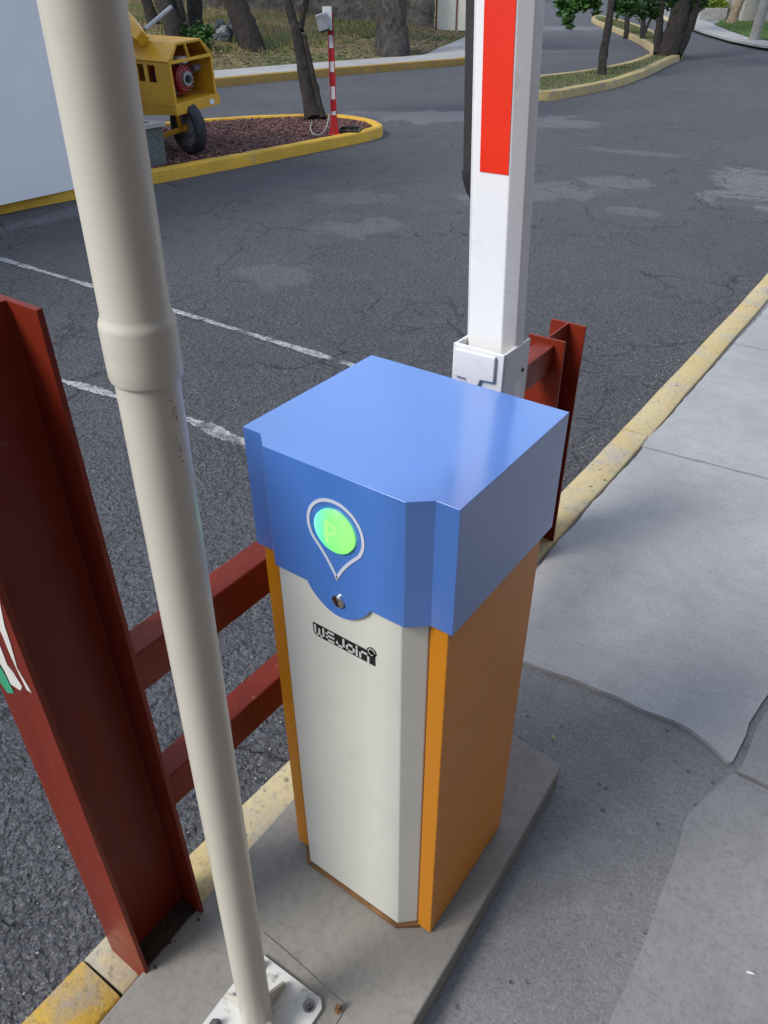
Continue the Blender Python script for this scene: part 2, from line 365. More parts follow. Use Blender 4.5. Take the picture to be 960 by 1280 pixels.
def m_ground(name, cols, scale=1.0, bd=.05, bs=12):
    t = NT(name); pos = t.coord(world=True)
    c = t.mix(t.ramp(t.noise(scale, 8, .7, pos), [(.38, 0.0), (.60, 1.0)]), cols[0], cols[1])
    c = t.mix(t.ramp(t.noise(scale*.35, 5, .6, pos), [(.45, 0.0), (.58, .9)]), c, cols[2])
    c = t.mix(t.ramp(t.noise(bs, 8, .75, pos), [(.40, .7), (.56, 0.0)]), c, tuple(x*.3 for x in cols[0]))
    return t.fin(c, .95, t.bump(t.noise(bs, 8, .75, pos), 1.0, bd), spec=.2)
M['bank'] = m_ground('dry_grass_bank', ((.15, .115, .06), (.26, .21, .10), (.10, .13, .035)), 1.2)
M['median_soil'] = m_ground('median_turf', ((.12, .12, .065), (.19, .19, .10), (.085, .13, .05)), 2.2, .03, 16)
M['lawn'] = m_ground('lawn_green', ((.06, .12, .025), (.10, .16, .04), (.05, .11, .02)), 2.0, .03, 14)
M['earth'] = m_ground('plain_earth', ((.12, .10, .07), (.18, .15, .10), (.09, .11, .05)), .3)
def m_gravel():
    t = NT('red_volcanic_gravel'); pos = t.coord(world=True)
    g = t.n.new('ShaderNodeTexVoronoi'); g.inputs['Scale'].default_value = 34; t.link(pos, g.inputs['Vector'])
    sep = t.n.new('ShaderNodeSeparateColor'); t.link(g.outputs['Color'], sep.inputs[0])
    c = t.ramp(sep.outputs[0], [(.0, (.045, .02, .022)), (.5, (.13, .055, .052)), (.85, (.20, .10, .09)), (1.0, (.30, .19, .16))])
    c = t.mix(t.ramp(g.outputs['Distance'], [(.35, 0.0), (.62, .8)]), c, (.02, .012, .012))
    h = t.math('SUBTRACT', 1.0, g.outputs['Distance'])
    return t.fin(c, .9, t.bump(h, 1.0, .03), spec=.2)
M['gravel'] = m_gravel()
M['gravel_stone'] = m_leaf('gravel_stones', (.06, .025, .025), (.26, .13, .11), .0)
def m_lamp():
    t = NT('green_led_diffuser')
    sp = t.n.new('ShaderNodeSeparateXYZ'); t.link(t.tc.outputs['Object'], sp.inputs[0])
    f = t.n.new('ShaderNodeMapRange'); f.inputs['From Min'].default_value = -.034; f.inputs['From Max'].default_value = .034
    t.link(sp.outputs[0], f.inputs[0])
    c = t.ramp(f.outputs[0], [(.0, (.16, .88, .78)), (.2, (.05, .80, .42)), (.45, (.15, .86, .14)), (1.0, (.27, .90, .14))])
    t.fin((.15, .4, .15), .3)
    t.link(c, t.b.inputs['Emission Color']); t.b.inputs['Emission Strength'].default_value = .80
    return t.m
M['lamp'] = m_lamp()
def m_lampP():
    t = NT('lit_letter'); t.fin((.25, .45, .15), .3)
    t.b.inputs['Emission Color'].default_value = (.22, .885, .17, 1); t.b.inputs['Emission Strength'].default_value = .80
    return t.m
M['lampP'] = m_lampP()

# ------------------------------------------------------------ 2D curve tools
def catmull(pts, closed=False, step=.12):
    P = [Vector(p) for p in pts]; n = len(P); out = []
    rng = range(n) if closed else range(n-1)
    for i in rng:
        if closed: p0, p1, p2, p3 = P[i-1], P[i], P[(i+1) % n], P[(i+2) % n]
        else: p0, p1, p2, p3 = P[max(i-1, 0)], P[i], P[i+1], P[min(i+2, n-1)]
        k = max(2, int((p2-p1).length/step))
        for j in range(k):
            u = j/k
            out.append(.5*((2*p1)+(p2-p0)*u+(2*p0-5*p1+4*p2-p3)*u*u+(3*p1-p0-3*p2+p3)*u**3))
    if not closed: out.append(P[-1])
    return out
def offset(pts, d, closed=False):
    n = len(pts); out = []
    for i in range(n):
        a = pts[i-1] if (closed or i > 0) else pts[i]; b = pts[(i+1) % n] if (closed or i < n-1) else pts[i]
        t = (b-a).normalized(); nrm = Vector((-t.y, t.x)); out.append(pts[i]+nrm*d)
    return out
def strip(mb, A, B, za, zb, closed=False):
    n = len(A); vs = [(p.x, p.y, za) for p in A]+[(p.x, p.y, zb) for p in B]
    fs = [(i, (i+1) % n, n+(i+1) % n, n+i) for i in range(n if closed else n-1)]
    mb.add(vs, fs)
def kerb(name, line, width, z0, z1, mat, closed=False, jit=.004, noise=0.0):
    """swept kerb: line is the road-side edge, body lies to its left"""
    line = [p+Vector((random.uniform(-jit, jit), random.uniform(-jit, jit))) for p in line]
    prof = [(0, z0), (0.004, z1-.018), (.010, z1-.006), (.022, z1), (width-.006, z1), (width, z1-.006), (width, z0)]
    rings = [offset(line, d, closed) for d, z in prof]
    n = len(line); mb = MB(); vs = []
    for (d, z), rg in zip(prof, rings): vs += [(p.x, p.y, z+(random.uniform(-jit, jit)*.6 if z > z0 else 0)) for p in rg]
    fs = []
    for j in range(len(prof)-1):
        for i in range(n if closed else n-1):
            i2 = (i+1) % n; fs.append((j*n+i, j*n+i2, (j+1)*n+i2, (j+1)*n+i))
    if not closed:
        fs.append(tuple(j*n for j in range(len(prof)))); fs.append(tuple(j*n+n-1 for j in range(len(prof)))[::-1])
    mb.add(vs, fs)
    o = mb.build(name, mat, smooth=True, ang=50); tag(o, kind='structure'); return o
def sheet(name, poly, z, mat, kind='structure', sub=True):
    me = bpy.data.meshes.new(name); bm = bmesh.new()
    vs = [bm.verts.new((p[0], p[1], z)) for p in poly]; f = bm.faces.new(vs)
    if f.normal.z < 0: f.normal_flip()
    bm.faces.ensure_lookup_table(); bmesh.ops.triangulate(bm, faces=bm.faces[:])
    bm.normal_update()
    for f in bm.faces:
        if f.normal.z < 0: f.normal_flip()
    bm.to_mesh(me); bm.free(); me.materials.append(mat)
    o = bpy.data.objects.new(name, me); COL.objects.link(o)
    if kind: tag(o, kind=kind)
    return o

# ------------------------------------------------------------ ground, road, sidewalks
ZR = -.17; ZS = -.055
sheet('ground', [(-600, -600), (600, -600), (600, 600), (-600, 600)], -.60, M['earth'])
sheet('road', [(-70, -40), (30, -40), (30, 110), (-70, 110)], ZR, M['asphalt'])

# right-hand kerb (road side on its left): runs away from the camera
rk0 = [Vector((-.545-.008*k/54, -6+(5.595)*k/54)) for k in range(55)]
rk = catmull([(-.553, -.4035), (-.5505, -.2), (-.52, .6), (-.505, 1.4), (-.50, 2.235)], step=.1)
rk2 = catmull([(-.50, 2.25), (-.505, 3.4), (-.52, 5.0), (-.62, 8.5), (-1.2, 14), (-3.2, 21.5), (-5.8, 27.3), (-7.4, 29.6), (-9.6, 33.6), (-11.9, 38.2), (-14.2, 43), (-19, 54), (-30, 75)], step=.25)
def kerb_r(name, line, mat, w=.125): return kerb(name, list(reversed(line)), w, -.45, ZS+.006, mat, jit=.002)
kerb_r('kerb', rk0, M['yel_bold']); kerb_r('kerb', rk, M['yel_near']); kerb_r('kerb', rk2, M['yel_near'])
# base pavement (old rough concrete)
inner = offset(list(reversed(rk0+rk+rk2)), .120)
poly = [tuple(p) for p in inner]+[(3.0, -6), (12, -6), (12, 75)]
sheet('sidewalk', poly, ZS-.012, M['conc_old'])
def panel(pts, mat, z, rag=.004, dens=.04):
    out = []
    n = len(pts)
    for i in range(n):
        a = Vector(pts[i]); b = Vector(pts[(i+1) % n]); k = max(1, int((b-a).length/dens))
        nrm = Vector((-(b-a).y, (b-a).x)).normalized() if (b-a).length > 0 else Vector((0, 0))
        off = 0
        for j in range(k):
            off = off*.6+random.uniform(-rag, rag)
            out.append(a.lerp(b, j/k)+(nrm*off if j else Vector((0, 0))))
    mb = MB(); mb.prism([tuple(p) for p in out], ZS-.05, z)
    o = mb.build('sidewalk_panel', mat); o['kind'] = 'structure'; return o
panel([(-.372, 1.30), (-.365, 2.150), (.115, 2.185), (.46, 2.20), (.42, 1.30), (.376, 1.12), (.358, .90), (.353, .80), (.345, .793), (.300, .820), (.237, .840), (-.084, .824), (-.20, .808), (-.30, .80), (-.345, .93)], M['conc_new'], ZS)
panel([(-.372, 2.160), (-.360, 3.46), (.12, 3.47), (.47, 3.48), (.47, 2.21), (.115, 2.195)], M['conc_new'], ZS+.001)
panel([(-.360, 3.472), (-.345, 4.9), (.48, 4.9), (.47, 3.49), (.12, 3.48)], M['conc_new'], ZS)
panel([(.480, 2.21), (.485, 3.49), (1.6, 3.6), (1.6, 2.3)], M['conc_mid'], ZS-.001)
panel([(.475, 2.195), (1.6, 2.28), (1.6, .8), (.372, .78), (.376, .96), (.40, 1.2)], M['conc_mid'], ZS-.001, .003)
panel([(.362, .775), (1.6, .79), (1.6, -1.2), (.36, -1.2), (.345, -.3), (.328, .08), (.330, .25), (.322, .45), (.310, .60)], M['conc_mid'], ZS-.007, .0015)
for y0 in (4.92, 6.4, 7.9, 9.4, 10.9):
    xo = -.35-.012*(y0-4.9)**1.35
    panel([(xo, y0), (xo-.05, y0+1.46), (1.4, y0+1.46), (1.4, y0)], M['conc_new'], ZS)
# plinth under the barrier
pl = MB(); pl.prism([(-.395, -.60), (-.415, -.20), (-.425, .25), (-.43, .53), (-.10, .522), (.018, .512), (.034, .495), (.048, .0), (.058, -.60)], -.16, 0.0)
o = pl.build('concrete_plinth', M['conc_slab'], bevel=.006); tag(o, 'thin raised concrete slab carrying the blue and orange barrier cabinet', 'slab')

mp_ = [at(*q_, 0) for q_ in ((330, 1166), (352, 1184), (378, 1207), (405, 1232), (434, 1258))]
mp_ = mp_+[(-.050, -.36), (-.05, -.52), (-.34, -.52), (-.335, -.36), (-.325, -.25)]+[at(*q_, 0) for q_ in ((292, 1176),)]
m_ = MB(); m_.prism(mp_, -.02, .0025); o = m_.build('mortar_bed', M['conc_slab'], bevel=.0015); tag(o, 'thin mortar bed on the raised slab under the white base plate', 'mortar')
# road markings
def ragline(pts_, wmin, wmax, keep=1.0):
    mb = MB(); ln = catmull(pts_, step=.012); n = len(ln); wv = .5; B1 = []; B2 = []
    for i, p in enumerate(ln):
        wv = min(1, max(0, wv+random.uniform(-.25, .25))); t = (ln[min(i+1, n-1)]-ln[max(i-1, 0)]).normalized(); nr = Vector((-t.y, t.x)); ww = wmin+(wmax-wmin)*wv
        B1.append(p+nr*ww*random.uniform(.38, .5)); B2.append(p-nr*ww*random.uniform(.38, .5))
    vs = [(p.x, p.y, ZR+.004) for p in B1]+[(p.x, p.y, ZR+.004) for p in B2]
    fs = [(i, i+1, n+i+1, n+i) for i in range(n-1) ]
    mb.add(vs, fs); o = mb.build('road_marking', M['white_line']); o['kind'] = 'structure'
ragline([(-6.25, 2.30), (-4.5, 2.31), (-3, 2.31), (-1.2, 2.30)], .04, .068, .96)
ragline([(-3.25, 1.27), (-2.85, 1.33), (-2.55, 1.35)], .03, .09, .8)
ragline([(-2.4, 1.36), (-2.12, 1.385), (-1.98, 1.37), (-1.75, 1.38)], .02, .09, .85)

# ---- left island (red gravel) and its kerb
ik = [(-6.55, -1.5), (-6.50, 1.0), (-6.45, 3.05), (-6.29, 4.62), (-6.16, 5.73), (-6.03, 7.23), (-5.99, 7.75), (-6.05, 8.22), (-6.35, 8.55), (-6.80, 8.76), (-7.45, 8.68), (-8.3, 7.75), (-8.9, 6.2), (-9.2, 3), (-9.4, -1.5)]
ikc = catmull(ik, closed=True, step=.12)
kerb('island_kerb', ikc, .13, -.45, -.05, M['yel_far'], closed=True)
sheet('gravel_bed', [tuple(p) for p in offset(ikc, .11, True)], -.075, M['gravel'])
# loose gravel stones near the visible end
gs = MB()
for i in range(2600):
    y = random.uniform(4.6, 8.5); x = random.uniform(-8.3, -6.1)
    # keep inside
    inside = False; P_ = offset(ikc, .15, True) if i == 0 else P_
    for k in range(len(P_)):
        a, b = P_[k-1], P_[k]
        if (a.y > y) != (b.y > y) and x < (b.x-a.x)*(y-a.y)/(b.y-a.y+1e-9)+a.x: inside = not inside
    if not inside: continue
    r = random.uniform(.008, .024); c = Vector((x, y, -.072+r*.3)); q = Matrix.Rotation(random.uniform(0, 6), 3, Vector((random.random(), random.random(), random.random()+.1)).normalized())
    vs = [c+q@Vector(v)*r for v in ((1, 0, 0), (-1, 0, 0), (0, .8, 0), (0, -.8, 0), (0, 0, .7), (0, 0, -.7))]
    gs.add(vs, [(0, 2, 4), (2, 1, 4), (1, 3, 4), (3, 0, 4), (2, 0, 5), (1, 2, 5), (3, 1, 5), (0, 3, 5)])
o = gs.build('loose_gravel', M['gravel_stone']); tag(o, 'loose red volcanic gravel stones filling the yellow-kerbed island', 'gravel', kind='stuff')

# ---- far-left kerb, pavement and rising bank
fk = catmull([(-13.2, -6), (-12.9, 2), (-12.4, 8), (-11.92, 10.94), (-11.40, 13.6), (-10.75, 16.0), (-10.35, 17.9), at(610, 68, -.15), at(640, 47, -.15), at(658, 26, -.15), at(668, 10, -.15), (-60, 130)], step=.3)
kerb('far_kerb', fk, .16, -.45, -.02, M['yel_mid'])
mb = MB(); strip(mb, offset(fk, .15), offset(fk, 1.35), -.024, -.018); o = mb.build('far_sidewalk', M['conc_far']); o['kind'] = 'structure'
FK = np.array([tuple(p) for p in fk[::6]]+[(-64, 138)])
def fdist(X, Y):
    P = np.stack([X, Y], -1)[..., None, :]; A = FK[:-1]; B = FK[1:]; D = B-A
    t = np.clip(((P-A)*D).sum(-1)/(D*D).sum(-1), 0, 1); Q = A+D*t[..., None]; V = P-Q
    d2 = (V*V).sum(-1); i = d2.argmin(-1)
    Vi = np.take_along_axis(V, i[..., None, None], -2)[..., 0, :]; Di = D[i]
    s = np.sign(Di[..., 0]*Vi[..., 1]-Di[..., 1]*Vi[..., 0])
    return np.sqrt(d2.min(-1))*s
def bankz(X, Y):
    X = np.asarray(X, float); Y = np.asarray(Y, float); d = fdist(X, Y)
    z = -.045+.085*np.clip(d-1.3, 0, 28)+.05*np.sin(X*1.3+Y*.7)*np.clip((d-1.6)/2, 0, 1)+.06*np.sin(X*.5-Y*.9)*np.clip((d-1.6)/2, 0, 1)
    z = np.where(d < 1.3, np.where(d < 0.9, -.55, -.045-.5*(1.3-d)), z)
    return z
def on_bank(px, py):
    d = ray(px, py); t = 8.0
    while t < 120:
        q = CAMPOS+d*t
        if q[2] <= float(bankz(q[0], q[1])): break
        t += .04
    return float(q[0]), float(q[1]), float(bankz(q[0], q[1]))
gx = np.arange(-62, -9.4, .45); gy = np.arange(-8, 95, .45); GX, GY = np.meshgrid(gx, gy); GZ = bankz(GX, GY)
GZ = GZ+np.where(fdist(GX, GY) > 1.8, np.random.RandomState(2).uniform(-.025, .025, GX.shape), 0)
vs = np.stack([GX.ravel(), GY.ravel(), GZ.ravel()], -1).tolist(); nx = len(gx); fs = []
fd = fdist(GX, GY)
for j in range(len(gy)-1):
    for i in range(nx-1):
        if fd[j, i] > -1.2: fs.append((j*nx+i, j*nx+i+1, (j+1)*nx+i+1, (j+1)*nx+i))
o = MB().add(vs, fs).build('grass_bank', M['bank'], smooth=True, ang=180); o['kind'] = 'structure'

def blades(name, spots, h, wd, mat, label, cat, lean=.35):
    mb = MB()
    for (x, y, z) in spots:
        a = random.uniform(0, 6.28); hh = h*random.uniform(.5, 1.2); w_ = wd*random.uniform(.7, 1.3)
        l = lean*hh*random.uniform(.2, 1.4); la = random.uniform(0, 6.28)
        dx, dy = math.cos(a)*w_, math.sin(a)*w_; tx, ty = math.cos(la)*l, math.sin(la)*l
        mb.add([(x-dx, y-dy, z-.01), (x+dx, y+dy, z-.01), (x+tx*.4+dx*.7, y+ty*.4+dy*.7, z+hh*.55), (x+tx*.4-dx*.7, y+ty*.4-dy*.7, z+hh*.55), (x+tx, y+ty, z+hh)], [(0, 1, 2, 3), (3, 2, 4)])
    o = mb.build(name, mat); tag(o, label, cat, kind='stuff'); return o
def bank_spots(n, x0, x1, y0, y1, d0, d1, clump=0):
    rs = np.random.RandomState(n); X = rs.uniform(x0, x1, n*4); Y = rs.uniform(y0, y1, n*4); d = fdist(X, Y)
    k = (d > d0) & (d < d1)
    if clump:
        k &= (np.sin(X*1.1+2*np.sin(Y*.6))+np.sin(Y*.9+1.7*np.sin(X*.7)) > clump-.6)
    X, Y = X[k][:n], Y[k][:n]; return list(zip(X, Y, bankz(X, Y)))
blades('dry_grass', bank_spots(16000, -32, -10, 8, 44, 3.4, 16), .13, .014, M['grass_dry'], 'dry straw coloured grass covering the bank behind the far sidewalk', 'grass')
blades('green_grass', bank_spots(4000, -26, -10, 12, 40, 3.2, 9, .9), .11, .02, M['grass_green'], 'patches of green grass on the bank between the tree trunks', 'grass')
sp = bank_spots(9000, -22, -10, 7, 34, 1.45, 4.2)
lm = MB()
for (x, y, z) in sp:
    r = random.uniform(.02, .06); q = Matrix.Rotation(random.uniform(0, 6.28), 3, 'Z') @ Matrix.Rotation(random.uniform(-.6, .6), 3, 'X')
    c = Vector((x, y, z+.02)); lm.add([c+q@Vector(v)*r for v in ((-1, 0, 0), (0, -.5, .1), (1, 0, 0), (0, .5, .1))], [(0, 1, 2, 3)])
tag(lm.build('leaf_litter', M['litter']), 'brown fallen leaves and twigs along the far sidewalk', 'leaf litter', kind='stuff')

# ---- median on the right with its trees
mo = [at(648, 112, -.15), at(660, 122, -.15), at(690, 124, -.15), at(725, 118, -.15), at(775, 107, -.15), at(812, 93, -.15), at(836, 81, -.15), at(851, 74, -.15), at(853, 69, -.15),
      at(843, 59, -.15), at(826, 48, -.15), at(800, 36, -.15), at(772, 27, -.15), at(748, 22, -.15), at(739, 25, -.15), at(744, 30, -.15), at(768, 40, -.15), at(790, 50, -.15), at(804, 58, -.15), at(815, 68, -.15), at(805, 76, -.15), at(776, 86, -.15), at(718, 97, -.15), at(670, 103, -.15)]
mc = catmull(mo, closed=True, step=.25)
kerb('median_kerb', mc, .17, -.45, -.03, M['yel_cream'], closed=True, jit=.008)
sheet('median_turf', [tuple(p) for p in offset(mc, .15, True)], -.045, M['median_soil'])
mi = offset(mc, .25, True)
def in_poly(x, y, P):
    ins = False
    for k in range(len(P)):
        a, b = P[k-1], P[k]
        if (a.y > y) != (b.y > y) and x < (b.x-a.x)*(y-a.y)/(b.y-a.y+1e-9)+a.x: ins = not ins
    return ins
sp = []
while len(sp) < 7000:
    x, y = random.uniform(-17, -5.4), random.uniform(12, 40)
    if in_poly(x, y, mi): sp.append((x, y, -.045))
blades('median_grass', sp, .035, .010, M['grass_median'], 'short thin grass growing on the kerbed median under the trees', 'grass', .8)

# ---- far right: sidewalk strip, lawn
rl = [at(855, 30, ZS), at(894, 31, ZS), at(915, 40, ZS), at(936, 47, ZS), at(962, 52, ZS)]
far_in = catmull([(-19, 54), at(868, 26, ZS)], step=1)
lw = [at(893, 30.5, ZS), at(914, 39, ZS), at(936, 46.5, ZS), at(975, 53, ZS), (-1.5, 24), (6, 26), (14, 52), (-6, 58), at(925, 20, ZS), at(905, 24, ZS)]
sheet('lawn', lw, ZS+.012, M['lawn'])
def lawnspots(n):
    P = [Vector(p) for p in lw]; out = []
    while len(out) < n:
        x, y = random.uniform(-14, 4), random.uniform(24, 52)
        if in_poly(x, y, P): out.append((x, y, ZS+.012))
    return out
blades('lawn_grass', lawnspots(5000), .09, .02, M['grass_green'], 'green lawn grass in front of the distant beige house wall', 'grass')
panel([at(893, 31, ZS), at(914, 39.5, ZS), at(936, 47, ZS), at(975, 54, ZS), at(985, 61, ZS), at(950, 56.5, ZS), at(914, 49.5, ZS), at(880, 40, ZS), at(853, 30.5, ZS), at(845, 22, ZS), at(868, 20, ZS)], M['conc_far'], ZS+.006, .01, .5)

# ------------------------------------------------------------ trees
def leaves(mb, c, rad, n, size, zs=1.0):
    for i in range(n):
        v = Vector((random.gauss(0, .5), random.gauss(0, .5), random.gauss(0, .5)*zs))*rad
        p = Vector(c)+v; q = Matrix.Rotation(random.uniform(0, 6.28), 3, 'Z') @ Matrix.Rotation(random.uniform(-1.2, 1.2), 3, 'X') @ Matrix.Rotation(random.uniform(-.8, .8), 3, 'Y')
        s = size*random.uniform(.6, 1.3)
        mb.add([p+q@Vector(k)*s for k in ((-1, 0, 0), (-.2, -.42, .06), (1, 0, 0), (-.2, .42, .06))], [(0, 1, 2, 3)])
def stem(mb, pts, r0, r1, n=12, wob=.03, flare=1.0):
    P = [Vector(p) for p in pts]
    L = []
    for i in range(len(P)-1):
        p0, p1, p2, p3 = P[max(i-1, 0)], P[i], P[i+1], P[min(i+2, len(P)-1)]
        for j in range(5):
            u = j/5; L.append(.5*((2*p1)+(p2-p0)*u+(2*p0-5*p1+4*p2-p3)*u*u+(3*p1-p0-3*p2+p3)*u**3))
    L.append(P[-1]); N = len(L)
    rad = []
    for i in range(N):
        u = i/(N-1); r = r0+(r1-r0)*u**.8
        if flare > 1: r *= 1+(flare-1)*math.exp(-u*14)
        rad.append(r*random.uniform(1-wob, 1+wob))
    mb.tube(L, rad, n)
    return L
def tree(name, loc, stems, label, bark, leaf, crown_c=None, crown_r=2.2, nl=2600, size=.07, group=None, extra=(), leafr=.7, nclump=16, knots=0):
    """stems: list of (points, r0, r1) relative to loc"""
    root = empty(name, loc); tag(root, label, 'tree', group)
    mb = MB()
    for st in stems:
        L = stem(mb, st[0], st[1], st[2], 14, .05, 1.25 if len(st) < 4 else st[3])
    trunk = mb.build('trunk', M[bark], root, smooth=True, ang=60)
    dm = trunk.modifiers.new('rough', 'DISPLACE'); tx = bpy.data.textures.new(name+'_bark', 'CLOUDS'); tx.noise_scale = .12; dm.texture = tx; dm.strength = stems[0][1]*.35; dm.mid_level = .5
    # limbs reach clumps of leaves
    if crown_c is not None:
        cm = MB(); cc = Vector(crown_c)
        tips = [Vector(s[0][-1]) for s in stems]
        clumps = [cc+Vector((random.gauss(0, .45), random.gauss(0, .45), random.gauss(0, .32)))*crown_r for k in range(nclump)]
        for c in clumps:
            t = min(tips, key=lambda q: (q-c).length); m_ = t.lerp(c, .5)+Vector((0, 0, -.15))
            lb = MB(); lb.tube([t-Vector((0, 0, .1)), m_, c], [stems[0][2]*.6, stems[0][2]*.35, .012], 6); lb.build('limb', M[bark], root, smooth=True)
            leaves(cm, c, crown_r*leafr*.5, nl//nclump, size)
        for (c, r_, n_) in extra:
            c = Vector(c); t = min(tips, key=lambda q: (q-c).length)
            lb = MB(); lb.tube([t, t.lerp(c, .5)+Vector((0, 0, .12)), c], [stems[0][2]*.5, .02, .006], 6); lb.build('limb', M[bark], root, smooth=True)
            leaves(cm, c, r_, n_, size)
        cm.build('crown', M[leaf], root)
    return root
def dirpx(px0, py0, z0, px1, py1):
    """a point above a ground point: same distance plane, seen at px1,py1"""
    x, y = at(px0, py0, z0); D = np.dot(np.array([x, y, z0])-CAMPOS, CF)
    q = CAMPOS+ray(px1, py1)*D; return (float(q[0])-x, float(q[1])-y, float(q[2])-z0)

# island twin-stem tree
x, y = at(393, 146, -.05)
def rel(px, py, D=None, base=None):
    q = CAMPOS+ray(px, py)*D; return (float(q[0]-base[0]), float(q[1]-base[1]), float(q[2]-base[2]))
B_ = (x, y, -.06); D_ = float(np.dot(np.array(B_)-CAMPOS, CF))
tree('tree', B_, [([rel(392, 150, D_, B_), rel(383, 110, D_, B_), rel(376, 70, D_, B_), rel(369, 35, D_, B_), rel(358, -5, D_, B_), rel(345, -90, D_, B_)], .105, .05),
                  ([rel(402, 150, D_, B_), rel(394, 110, D_, B_), rel(386, 75, D_, B_), rel(380, 45, D_, B_)], .065, .035),
                  ([rel(376, 38, D_, B_), rel(378, 20, D_, B_), rel(384, -5, D_, B_), rel(395, -90, D_, B_)], .05, .035, 1.0)],
     'slender dark two-stemmed tree growing in the red gravel island', 'bark', 'leaf', (0, .2, 3.2), 1.6, 2600, .06)

def bank_tree(name, pxs, r, label, bark='bark', leaf='leaf_dark', group='trees on the far bank', w1=None, h=5.0, cr=2.4):
    x, y, z = on_bank(*pxs[0]); b = (x, y, z-.12); D = float(np.dot(np.array((x, y, z))-CAMPOS, CF))
    q0 = rel(*pxs[1], D, b); pts = [(-q0[0]*.35, -q0[1]*.35, -.45), (0, 0, 0)]+[rel(px, py, D, b) for px, py in pxs[1:]]
    last = Vector(pts[-1]); prev = Vector(pts[-2]); d = (last-prev).normalized(); pts.append(tuple(last+d*(h-last.z)/max(d.z, .5)))
    return tree(name, b, [(pts, r, r*.6)], label, bark, leaf, (pts[-1][0], pts[-1][1], pts[-1][2]+cr*.7), cr, 2200, .11, group)
bank_tree('tree', [(491, 69), (490, 40), (488, 5), (487, -40)], .50, 'very thick grey rough-barked tree trunk at the far sidewalk edge', 'bark_grey', h=4.0, cr=3.2)
bank_tree('tree', [(317, 62), (307, 35), (294, 5), (282, -30)], .36, 'dark leaning tree trunk beside the grey rocks on the bank', h=4.0, cr=3)
bank_tree('tree', [(222, 58), (214, 25), (200, -8)], .28, 'dark tree trunk leaning left just above the yellow machine roof', h=4.0, cr=2.6)
bank_tree('tree', [(230, 56), (226, 28), (218, -8)], .20, 'straight slender dark trunk right above the yellow machine roof', h=4.2, cr=2.2)
bank_tree('tree', [(247, 48), (244, 25), (243, -8)], .26, 'greenish trunk standing in the ivy bush behind the yellow machine', h=4.2, cr=2.6)
bank_tree('tree', [(192, 30), (188, 15), (178, -10)], .22, 'thin dark trunk at the far left of the bank, against the cream pipe', h=4.2, cr=2.6)

def median_tree(pxs, wpx, label, bark='bark', leaf='leaf', h=3.4, cr=1.9, extra=(), more=(), nl=3000, size=.085, z0=-.05, cdz=1.3):
    b0 = at(*pxs[0], z0); b = (b0[0], b0[1], z0-.05); D = float(np.dot(np.array((b0[0], b0[1], z0))-CAMPOS, CF)); r = wpx/2*D/FPX
    q0 = rel(*pxs[1], D, b); pts = [(-q0[0]*.35, -q0[1]*.35, -.45), (0, 0, 0)]+[rel(px, py, D, b) for px, py in pxs[1:]]
    last = Vector(pts[-1]); prev = Vector(pts[-2]); d = (last-prev).normalized(); pts.append(tuple(last+d*(h-last.z)/max(d.z, .5)))
    stems = [(pts, r, r*.55)]
    for (p2, w2) in more:
        q = [rel(px, py, D, b) for px, py in p2]; l_, p_ = Vector(q[-1]), Vector(q[-2]); d = (l_-p_).normalized(); q.append(tuple(l_+d*(h-l_.z)/max(d.z, .5)))
        stems.append((q, w2/2*D/FPX, w2/3.4*D/FPX))
    ex = [(rel(px, py, D+dd, b), rp*D/FPX, n) for (px, py, rp, n, dd) in extra]
    return tree('tree', b, stems, label, bark, leaf, (pts[-1][0], pts[-1][1], h+cdz), cr, nl, size, 'trees on the kerbed median', ex)
median_tree([(752, 94), (754, 70), (760, 35), (765, 0), (768, -20)], 13, 'thin dark tree at the near end of the median, pale scar on its trunk', extra=[(702, 4, 6, 90, 0), (712, 10, 7, 110, 0), (722, 2, 9, 170, 0), (709, 24, 5, 60, 0), (712, 33, 3, 26, 0), (735, 3, 8, 130, 0), (745, 6, 6, 80, 0), (700, 18, 3, 22, 0), (775, 8, 8, 130, 0), (790, 2, 9, 150, 0)])
median_tree([(833, 69), (842, 45), (851, 15), (858, -20)], 33, 'thickest dark multi-stemmed tree at the median tip, foliage hanging round it', leaf='leaf_dark', h=4.2, cr=2.6,
            more=[([(822, 68), (823, 40), (827, 5), (828, -20)], 10), ([(843, 69), (856, 45), (868, 15), (880, -20)], 17)],
            extra=[(790, 10, 9, 180, 0), (803, 18, 6, 80, 0), (812, 5, 10, 220, 0), (820, 16, 6, 90, 0), (866, 6, 8, 140, 0), (876, 2, 8, 150, 0), (860, 14, 5, 60, 0), (840, 2, 9, 150, 0)])
median_tree([(783, 43), (784, 25), (788, -10)], 8, 'slim far tree standing behind the thin tree on the median', h=4.0, size=.1, extra=[(778, 4, 10, 160, 0), (790, 8, 8, 120, 0)])
median_tree([(803, 49), (804, 28), (807, -10)], 8, 'slim dark far tree left of the thickest trunk on the median', h=4.0, leaf='leaf_dark', size=.1, more=[([(803, 47), (811, 28), (822, 5)], 4)], extra=[(797, 10, 8, 120, 0), (812, 12, 9, 160, 0)])
x, y = at(916, 27, ZS)
tr = median_tree([(914, 29), (920, 12), (931, -10)], 15, 'pale brown leaning tree on the lawn before the beige house wall', 'bark_pale', h=5, cr=3.2, size=.14, cdz=2.4)
del tr['group']

